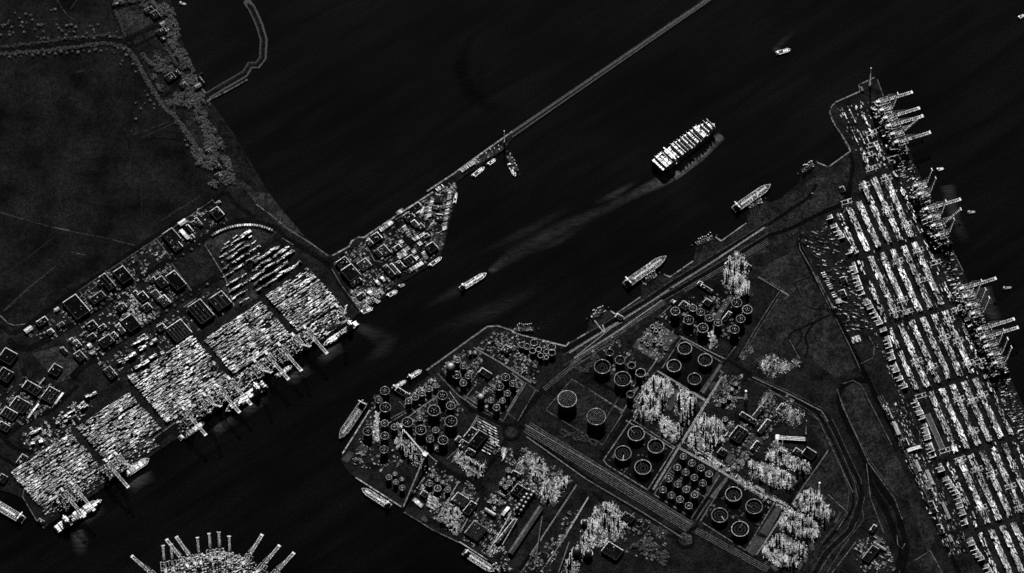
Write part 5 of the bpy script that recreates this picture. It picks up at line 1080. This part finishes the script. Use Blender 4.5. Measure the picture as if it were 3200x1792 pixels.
ship('tugboat', (2425,170), (2470,157), 13, 4, 'small', 'small boat under way alone near the top right', bright=1.6)
ship('tanker', (1952,898), (2082,806), 27, 11, 'tanker', 'bright tanker moored at the third jetty with glaring bow', bright=.85)
ship('tanker', (2292,662), (2408,582), 26, 10, 'tanker', 'bright tanker moored further right at the fifth jetty', bright=.85)
ship('container_ship', (176,1662), (318,1568), 27, 10, 'container', 'container feeder moored at the lower left end of the western quay', tiers=4, bright=1.6)
ship('container_ship', (830,1208), (706,1291), 28, 10, 'container', 'container ship moored at the middle of the western quay', tiers=5, bright=1.6)
ship('container_barge', (392,1486), (466,1437), 24, 6, 'barge', 'flat barge with hatch rows moored beside the empty berth', bright=1.2)
ship('container_barge', (862,1180), (912,1146), 14, 4, 'barge', 'small inland barge moored between quay cranes of the western quay', bright=.9)
ship('container_ship', (1118,1012), (1010,1084), 18, 7, 'container', 'small feeder ship moored at the upper right end of the western quay', tiers=3, bright=1.8)
ship('container_barge', (560,1376), (640,1322), 18, 5, 'barge', 'inland barge moored left of the middle container ship', bright=.7)
ship('bulk_carrier', (75,1632), (-60,1552), 28, 9, 'tanker', 'bright ship moored in the small basin at the left edge', bright=1.3)
ship('tanker', t8b((815,165)), t8b((628,440)), 26, 9, 'tanker', 'tanker moored along the wall at the western tip of the point', bright=.6)
ship('tanker', t8b((1010,955)), t8b((795,815)), 22, 8, 'tanker', 'tanker moored at the river wall below the small tanks', bright=1.1)
ship('tanker', t8b((1560,1290)), t8b((1790,1440)), 24, 8, 'tanker', 'ship moored at the lower river quay near the bottom edge', bright=1.1)
ship('tanker', r1((465,575)), r1((575,505)), 12, 5, 'tanker', 'short tanker at the shore of the point, left of a similar one', bright=1.1)
ship('tanker', r1((592,490)), r1((700,420)), 14, 5, 'tanker', 'short tanker at the shore of the point, right of a similar one', bright=1.2)
for i, (st, bo, w_, lab) in enumerate([
    (t8a((785,912)), t8a((878,878)), 14, 'workboats berth vessel moored at the lower corner of the peninsula'),
    (t8a((985,790)), t8a((1062,748)), 12, 'bright small ship moored by the white sheds of the peninsula'),
    (t8a((1072,718)), t8a((1118,700)), 8, 'little boat moored beside the road end of the peninsula'),
    (t8a((1300,565)), t8a((1395,495)), 11, 'long small ship moored at the peninsula corner pointing up the channel'),
    (t8a((1490,95)), t8a((1505,10)), 8, 'slim boat moored upright along the east side of the peninsula'),
    (t8a((900,842)), t8a((935,822)), 6, 'tiny boat moored between two ships of the peninsula'),
    (t80((1625,1335)), t80((1715,1262)), 12, 'bright boat moored under the breakwater, left of the pair'),
    (t80((1740,1245)), t80((1800,1202)), 10, 'bright boat moored under the breakwater, right of the pair'),
    (t80((1900,1235)), t80((1950,1330)), 10, 'bright boat moored along the short finger jetty'),
    (t24((1268,1282)), t24((1318,1272)), 8, 'small boat close off the eastern quay, topmost of three'),
    (t24a((1498,158)), t24a((1558,155)), 6, 'small boat off the eastern quay, middle of three'),
    (t24a((1765,730)), t24a((1830,722)), 6, 'small boat off the eastern quay, lowest of three'),
    (t24((1880,140)), t24((1930,118)), 8, 'small boat at the right edge near the top'),
    (t00((1350,28)), t00((1400,38)), 5, 'small sailing boat near the wooded shore at the top')]):
    ship('moored_boat' if 'moored' in lab else 'small_boat', st, bo, w_, 3, 'small', lab, bright=1.5 if i not in (2, 5, 10, 11, 13) else .7)
# ------------------------------------------------------------------ wakes, and radar smear painted on the water
def wake(pts, widths, tones, lab, mat='foam', name='wake'):
    P = [G(*p, .35) for p in pts]; m = MB(); rows = 7
    grid = []
    sub = []
    for i in range(len(P)-1):
        for k in range(6): f = k/6; sub.append((P[i]+(P[i+1]-P[i])*f, widths[i]+(widths[i+1]-widths[i])*f, tones[i]+(tones[i+1]-tones[i])*f))
    sub.append((P[-1], widths[-1], tones[-1]))
    for i, (p, w_, tn) in enumerate(sub):
        d = (sub[min(i+1, len(sub)-1)][0]-sub[max(i-1, 0)][0]).normalized(); nr = Vector((-d.y, d.x, 0))
        grid.append([(p+nr*w_*(j/(rows-1)-.5), tn*max(0, math.sin(math.pi*(j+.0)/(rows-1)))**.8) for j in range(rows)])
    for i in range(len(grid)-1):
        for j in range(rows-1):
            q = [grid[i][j], grid[i+1][j], grid[i+1][j+1], grid[i][j+1]]
            m.face([x[0] for x in q][::-1], sum(x[1] for x in q)/4)
    o = m.build(name, mat, kind='stuff', label=lab, cat=name.split('_')[-1])
wake([(2256,424),(2176,486),(2100,540),(2050,575),(1960,620),(1880,660),(1780,700),(1660,760),(1560,800)], [30,56,60,40,34,40,50,60,60], [.3,.8,.9,.3,.09,.05,.035,.03,0], 'painted radar smear beside the huge container ship, and its wake down the channel')  # first points paint motion smear beside the hull, the rest is wake
wake([(1530,850),(1600,800),(1700,745),(1800,700)], [24,50,60,70], [.12,.06,.04,0], 'faint wake beside the smaller ship in the channel')
wake([(2420,160),(2445,130),(2490,90)], [22,22,20], [.10,.05,0], 'faint wake of the lone small boat near the top')
wake([(1115,1020),(1170,1045),(1240,1075)], [30,60,60], [.10,.05,0], 'painted pale radar glare on water off the upper end of the western quay')  # radar ghosting of the terminal, painted as a pale film
wake([(240,1660),(250,1690),(250,1740)], [40,50,40], [.16,.12,.0], 'painted radar glare below the feeder ship at the western quay')  # painted glare beside the moored feeder
wake([(2960,580),(2985,690),(3020,760)], [50,40,40], [.10,.08,.0], 'painted radar smear off the upper cranes of the eastern quay')  # smear of the moving cranes, painted on the water
wake([(3070,900),(3090,960),(3120,1010)], [60,50,40], [.14,.14,.0], 'painted radar smear off the middle cranes of the eastern quay')  # crane smear painted on the water, as above
wake([(1490,100),(1450,160),(1440,220),(1470,290),(1530,335),(1600,340)], [20,50,60,70,50,20], [0,.25,.32,.32,.22,0], 'dark curved slick on the water left of the breakwater end', 'slick', 'water_slick')
wake([(1520,180),(1500,230),(1510,290)], [20,40,20], [0,.2,0], 'small dark slick inside the curved one', 'slick', 'water_slick')
wake([(2240,440),(2120,530),(1980,620),(1850,690)], [30,40,40,20], [.3,.4,.3,0], 'dark slick trailing below the container ship', 'slick', 'water_slick')
for k, (a, b, w_, tn) in enumerate([((1900,640),(1600,790),60,.05),((1800,640),(1480,800),40,.04),((1700,900),(1350,1040),70,.035),((1500,860),(1330,960),40,.05),((1250,1040),(1140,1130),60,.05),((2000,560),(1850,640),30,.10),((1840,700),(1640,800),30,.05)]):
    wake([a, ((a[0]+b[0])/2, (a[1]+b[1])/2+6), b], [w_*.4, w_, w_*.4], [0, tn, 0], ['broad pale streak', 'narrow pale streak', 'long lower streak', 'short streak', 'streak by the western quay', 'streak nearest the container ship', 'thin middle streak'][k]+' of ruffled water in the channel')
for k, u in enumerate([130, 320, 640, 760, 930, 1060]):  # pale patches painting radar glare of the terminal onto the water
    p = [WQ.p(u+e, -34-abs(e)*.1) for e in (-50, 0, 50)]
    m = MB()
    for j in range(2):
        for i2 in range(6):
            a, b = p[j]+(p[j+1]-p[j])*(i2/6), p[j]+(p[j+1]-p[j])*((i2+1)/6); f = (j*6+i2)/11
            for r in range(4): m.face([(q.x+WQ.v.x*-r*9*s_, q.y+WQ.v.y*-r*9*s_, .4) for q, s_ in ((a,1),(b,1))]+[(q.x-WQ.v.x*(r+1)*9, q.y-WQ.v.y*(r+1)*9, .4) for q in (b, a)], .16*math.sin(math.pi*(f*.92+.04))*(1-r/4))
    m.build('wake', 'foam', kind='stuff', label='patch of painted radar glare off the western quay, '+nth(k, 6), cat='painted glare')
# ------------------------------------------------------------------ vegetation
random.seed(44)
def clump(m, x, y, z, r, h, n, tone):
    for k in range(n):
        a = random.uniform(0, 6.28); rr = r*math.sqrt(random.random()); zz = z+h*(.35+.65*random.random())*(1-.5*(rr/r)**2)
        px, py = x+rr*math.cos(a), y+rr*math.sin(a); s = min(1.5, r*random.uniform(.12, .32))
        u = Vector((random.uniform(-1,1), random.uniform(-1,1), random.uniform(-.6,.6))).normalized(); v = u.cross(Vector((random.uniform(-.7,.7), random.uniform(-.2,.9), 1))).normalized()
        c = Vector((px, py, zz)); t = tone*random.uniform(.4, 2.2)
        m.face([c-u*s-v*s*.6, c+u*s-v*s*.6, c+u*s*.7+v*s, c-u*s*.7+v*s], t)
def wood(name, t, pts, n, lab, tone=1.0, hs=9):
    P = GP(t, pts); m = MB()
    poly = [(p.x, p.y) for p in P]
    for x, y in scatter(poly, n):
        g = mnoise.noise(Vector((x*.03, y*.03, 5)))
        if g < -.16: continue
        clump(m, x, y, LZ, random.uniform(2.5, 6.5), hs*random.uniform(.5, 1.4), 26, tone*(1+.5*g))
    m.build(name, 'leaf', kind='stuff', label=lab, cat='woodland')
def hedge(name, t, pts, wd, step, lab, tone=1.0, hs=7):
    P = [G(*t(p), LZ) for p in pts]; m = MB()
    for i in range(len(P)-1):
        d = P[i+1]-P[i]; n = max(1, int(d.length/step)); nr = Vector((-d.y, d.x, 0)).normalized()
        for k in range(n):
            p = P[i]+d*(k/n)+nr*random.uniform(-.5, .5)*wd; clump(m, p.x, p.y, LZ, random.uniform(2.2, 4.5), hs*random.uniform(.6, 1.2), 22, tone)
    m.build(name, 'leaf', kind='stuff', label=lab, cat='trees')
wood('woodland', t00, [(1060,-100),(1290,-100),(1295,60),(1335,180),(1370,310),(1400,400),(1440,490),(1465,560),(1480,640),(1540,720),(1590,810),(1470,790),(1400,700),(1340,500),(1290,380),(1250,260),(1200,120),(1130,20)], 900, 'dense tree belt along the shore at the top')
wood('woodland', t00, [(1460,800),(1540,820),(1600,950),(1670,1070),(1770,1310),(1760,1390),(1640,1290),(1550,1180),(1530,1010),(1470,880)], 520, 'tree belt along the shore below the mole', 1.0)
wood('woodland', t00, [(1220,740),(1330,700),(1480,730),(1500,800),(1440,815),(1270,800)], 260, 'grove where the mole joins the land')
wood('woodland', t00, [(1060,410),(1130,400),(1320,510),(1290,560),(1200,560),(1230,680),(1210,720),(1150,600)], 260, 'patchy trees round the orchard plots', .85)
wood('woodland', t00, [(1140,400),(1230,350),(1310,520),(1200,560)], 150, 'low orchard bushes in rows beside the estate road', .55, 4)
wood('woodland', t00, [(1420,1090),(1500,1120),(1610,1210),(1650,1260),(1570,1280),(1480,1240)], 170, 'thicket at the lower end of the avenue hedge')
wood('woodland', t00, [(830,-60),(1060,-60),(1130,30),(1100,70),(960,20),(860,60)], 170, 'trees round the lawn at the top edge', .8)
wood('woodland', t00, [(1560,1390),(1680,1320),(1760,1340),(1780,1360),(1640,1430)], 120, 'trees at the lower corner of the wooded shore', 1.0)
hedge('tree_avenue', t00, [(-60,415),(400,378),(700,340),(800,328),(950,362)], 11, 1.6, 'avenue of trees along the lower side of the curving road', .75)
hedge('tree_avenue', t00, [(950,365),(1015,440),(1110,620),(1225,800),(1270,845),(1320,880),(1400,1000),(1490,1140)], 13, 1.2, 'thick tree row running down from the roundabout', .95)
hedge('tree_avenue', t00, [(-60,365),(300,325),(600,285),(800,270),(930,290)], 9, 2.6, 'loose tree row along the upper side of the curving road', .6)
hedge('tree_avenue', t00, [(860,80),(950,280)], 6, 2.4, 'hedge along the straight lane left of the lawn', .7)
hedge('tree_avenue', t00, [(1240,340),(1330,500)], 7, 2.2, 'hedge beside the estate lane', .8)
hedge('tree_avenue', t0a, [(30,900),(300,660),(420,560)], 3, 3.4, 'thin hedge crossing the lower meadow', .45, 4)
hedge('tree_avenue', t0a, [(1215,220),(1500,40)], 3, 4, 'sparse bushes above the dike road', .4, 4)
hedge('tree_avenue', t0a, [(1010,470),(1090,590)], 8, 2.4, 'bushy hedge across the empty estate plot', .6, 4)
hedge('tree_avenue', r2, [(240,940),(330,1010),(440,870)], 16, 1.5, 'bushes at the left corner of the big tank farm', .7, 6)
hedge('tree_avenue', r4, [(380,300),(440,310)], 3, 3, 'small bushes by the bund', .5, 4)
hedge('tree_avenue', t16b, [(370,380),(470,420),(560,440),(640,480)], 22, 1.6, 'ragged bushes below the studded tanks', .7, 6)
wood('woodland', t16b, [(900,1240),(1000,1170),(1060,1200),(1190,1320),(1150,1400),(1060,1340)], 170, 'bushes in the walled plot beside the tree roundabout', .8, 7)
wood('woodland', t16b, [(1260,1160),(1300,1145),(1345,1170),(1350,1220),(1310,1240),(1265,1220)], 90, 'ring of trees filling the roundabout', .8, 6)
wood('woodland', r3, [(230,870),(260,830),(350,960),(300,940)], 70, 'bright scrub on the river bank beside the storage yard', 1.0, 6)
wood('woodland', t16b, [(960,1040),(1170,1130),(1160,1190),(980,1080)], 90, 'allotment bushes above the walled plot', .6, 4)
# single trees
tm = MB(); tm.cyl(0, 0, 0, .45, 4.5, .2, 7, 1); tr = tm.mesh('trunk', 'bark')
lm = MB()
for k in range(3): lm.beam((0,0,3+k*.6), (1.6*math.cos(k*2.1), 1.6*math.sin(k*2.1), 5.5+k*.4), .25)
lb = lm.mesh('limb', 'bark')
CR = []
for s in range(4): cm = MB(); clump(cm, 0, 0, 1.5, 3.6, 7, 46, 1.3); CR.append(cm.mesh('crown', 'leaf'))
spots = []
for k in range(46): spots.append(('loose meadow trees above the curving road', t00((random.uniform(0, 900), random.uniform(180, 300)))))
for k in range(14): spots.append(('loose meadow trees above the curving road', t00((random.uniform(0, 420), random.uniform(60, 200)))))
for c in [(720,375),(860,400),(905,490),(920,465),(950,420),(1000,490),(1020,545),(1090,690),(1110,720),(1130,760),(1160,790),(1020,780),(1090,780),(1060,820),(1020,900),(1320,930),(1390,1060),(1405,1100),(1440,1150),(1160,820)]: spots.append(('loose trees of the lower meadow edge', t00(c)))
for k in range(22): f = k/21; spots.append(('little trees on the meadow side of the avenue', t00((30+f*900, 425-f*60+(12 if k % 2 else 0)))))
for k in range(16): f = k/15; spots.append(('row of trees along the estate road verge', t0a((1500-f*900, 400+f*560))))
for k in range(14): f = k/13; spots.append(('trees along the road between the estate plots', t0a((1560-f*800, 700+f*520))))
seen = {}
for g, p in spots:
    q = G(*p, LZ); sc_ = random.uniform(.7, 1.3)
    o = link('broadleaf_tree', None, None, q, random.uniform(0, 6.28), cat='tree', label='small tree, one of the '+g, group=g); o.scale = (sc_, sc_, sc_)
    seen.setdefault(g, []).append(o)
    link('trunk', tr, o); link('limb', lb, o); link('crown', random.choice(CR), o)
for g, lst in seen.items():
    if 'loose' in g: continue
    lst.sort(key=lambda o: o.location.x)
    for i, o in enumerate(lst):
        l = 'small tree, '+nth(i, len(lst))+' in the '+g
        if len(l.split()) <= 16: o['label'] = l
# ------------------------------------------------------------------ parked trailers
random.seed(55)
def trailer_mesh(tn): m = MB(); m.box(0, 0, 1.1, 12.5, 2.6, 2.8, 0, tn, tn*.5, True); m.box(6.9, 0, .9, 1.9, 2.4, 2.6, 0, tn*.6, None, True); m.box(-3.5, 0, 0, 3.5, 2.2, 1.1, 0, .1); m.box(5.6, 0, 0, 2.5, 2.2, 1.1, 0, .1); return m.mesh('parked_trailer', 'steel')
TM = [trailer_mesh(x) for x in (.18, .35, .7)]
def trailers(t, a, b, n, ang, g):
    A, B = G(*t(a), LZ), G(*t(b), LZ); made = []
    for k in range(n):
        if random.random() < .1: continue
        p = A+(B-A)*(k/max(1, n-1))
        o = link('parked_trailer', random.choice(TM), None, (p.x, p.y, LZ+1.5), ang+R(random.uniform(-2, 2)), cat='trailer', label='parked trailer in the '+g, group=g); made.append(o)
    if 'park of' in g or 'storage yard' in g or 'rows' in g or 'double' in g: return
    made.sort(key=lambda o: o.location.x)
    for i, o in enumerate(made):
        l = 'parked trailer, '+nth(i, len(made))+' in the '+g
        if len(l.split()) <= 16: o['label'] = l
PN = AW+R(90)
for a, b, n, an, g in [((1055,175),(1105,142),8,PN,'row by the dike of the central peninsula'),((930,298),(1025,232),16,PN,'row along the big dark yard of the peninsula'),((1185,168),(1240,135),8,PN,'row behind the long shed of the peninsula'),((1300,190),(1325,50),14,AW-R(20),'upright row left of the docks road'),((1278,215),(1288,120),9,AW-R(20),'short upright row by the peninsula bend'),((1240,190),(1252,120),8,AW-R(20),'short upright row behind the sheds'),
    ((1412,300),(1458,10),30,AW-R(20),'long upright row along the eastern peninsula quay'),((1070,482),(1150,425),13,PN,'row in the middle of the peninsula'),((1075,500),(1130,470),9,PN,'second row in the middle of the peninsula'),((1165,592),(1250,540),14,PN,'row near the lower peninsula quay'),((1180,440),(1210,510),8,AW,'column right of the middle rows'),((1185,365),(1280,318),14,PN,'row along the peninsula cross road'),((1225,400),(1270,375),7,PN,'short row beside the outlined shed'),((1060,400),(1110,370),7,PN,'row at the dark yard corner'),((1295,285),(1335,230),9,AW,'pair of columns beside the docks road'),((1255,460),(1280,510),6,AW,'column left of the outlined shed'),((1110,265),(1150,330),8,AW,'column along the inner peninsula road')]:
    trailers(t8a, a, b, n, an, g)
trailers(t80, (1545,1290), (1670,1205), 18, PN, 'row at the root of the breakwater'); trailers(t80, (1360,1435), (1405,1405), 6, PN, 'short row below the breakwater row')
for k in range(7): trailers(r1, (1160+k*4,815+k*24), (1300+k*4,890+k*24), 9 if k < 3 else 4, AE, 'trailer park of the refinery warehouse')
for k in range(6): trailers(r1, (1210+k*14,1080-k*22), (1250+k*14,1100-k*22), 4, AE, 'trailer park of the refinery warehouse')
trailers(e3, (868,705), (935,835), 14, EQ.ang+R(90), 'row of pale trailers beside the terminal fence'); trailers(e3, (900,965), (935,915), 6, EQ.ang+R(80), 'short slanting row below the pale trailers')
for k in range(2): trailers(e2, (265+k*3,935+k*20), (325+k*3,915+k*20), 8, EQ.ang, 'double row in the terminal forecourt')
for k in range(3): trailers(e2, (30+k*40,400+k*80), (70+k*40,480+k*80), 6, EQ.ang+R(90), 'rows in the empty western part of the terminal')
trailers(r3, (150,640), (240,720), 12, AE+R(90), 'curved row in the river storage yard')
for k in range(4): trailers(r3, (330+k*24,600+k*10), (310+k*24,720+k*10), 9, AE, 'blocks of the river storage yard')
for k in range(5): trailers(r3, (1120+k*0,210-k*30), (1160,150-k*10), 4, AE+R(100), 'slanting rows beside the chemical tanks')
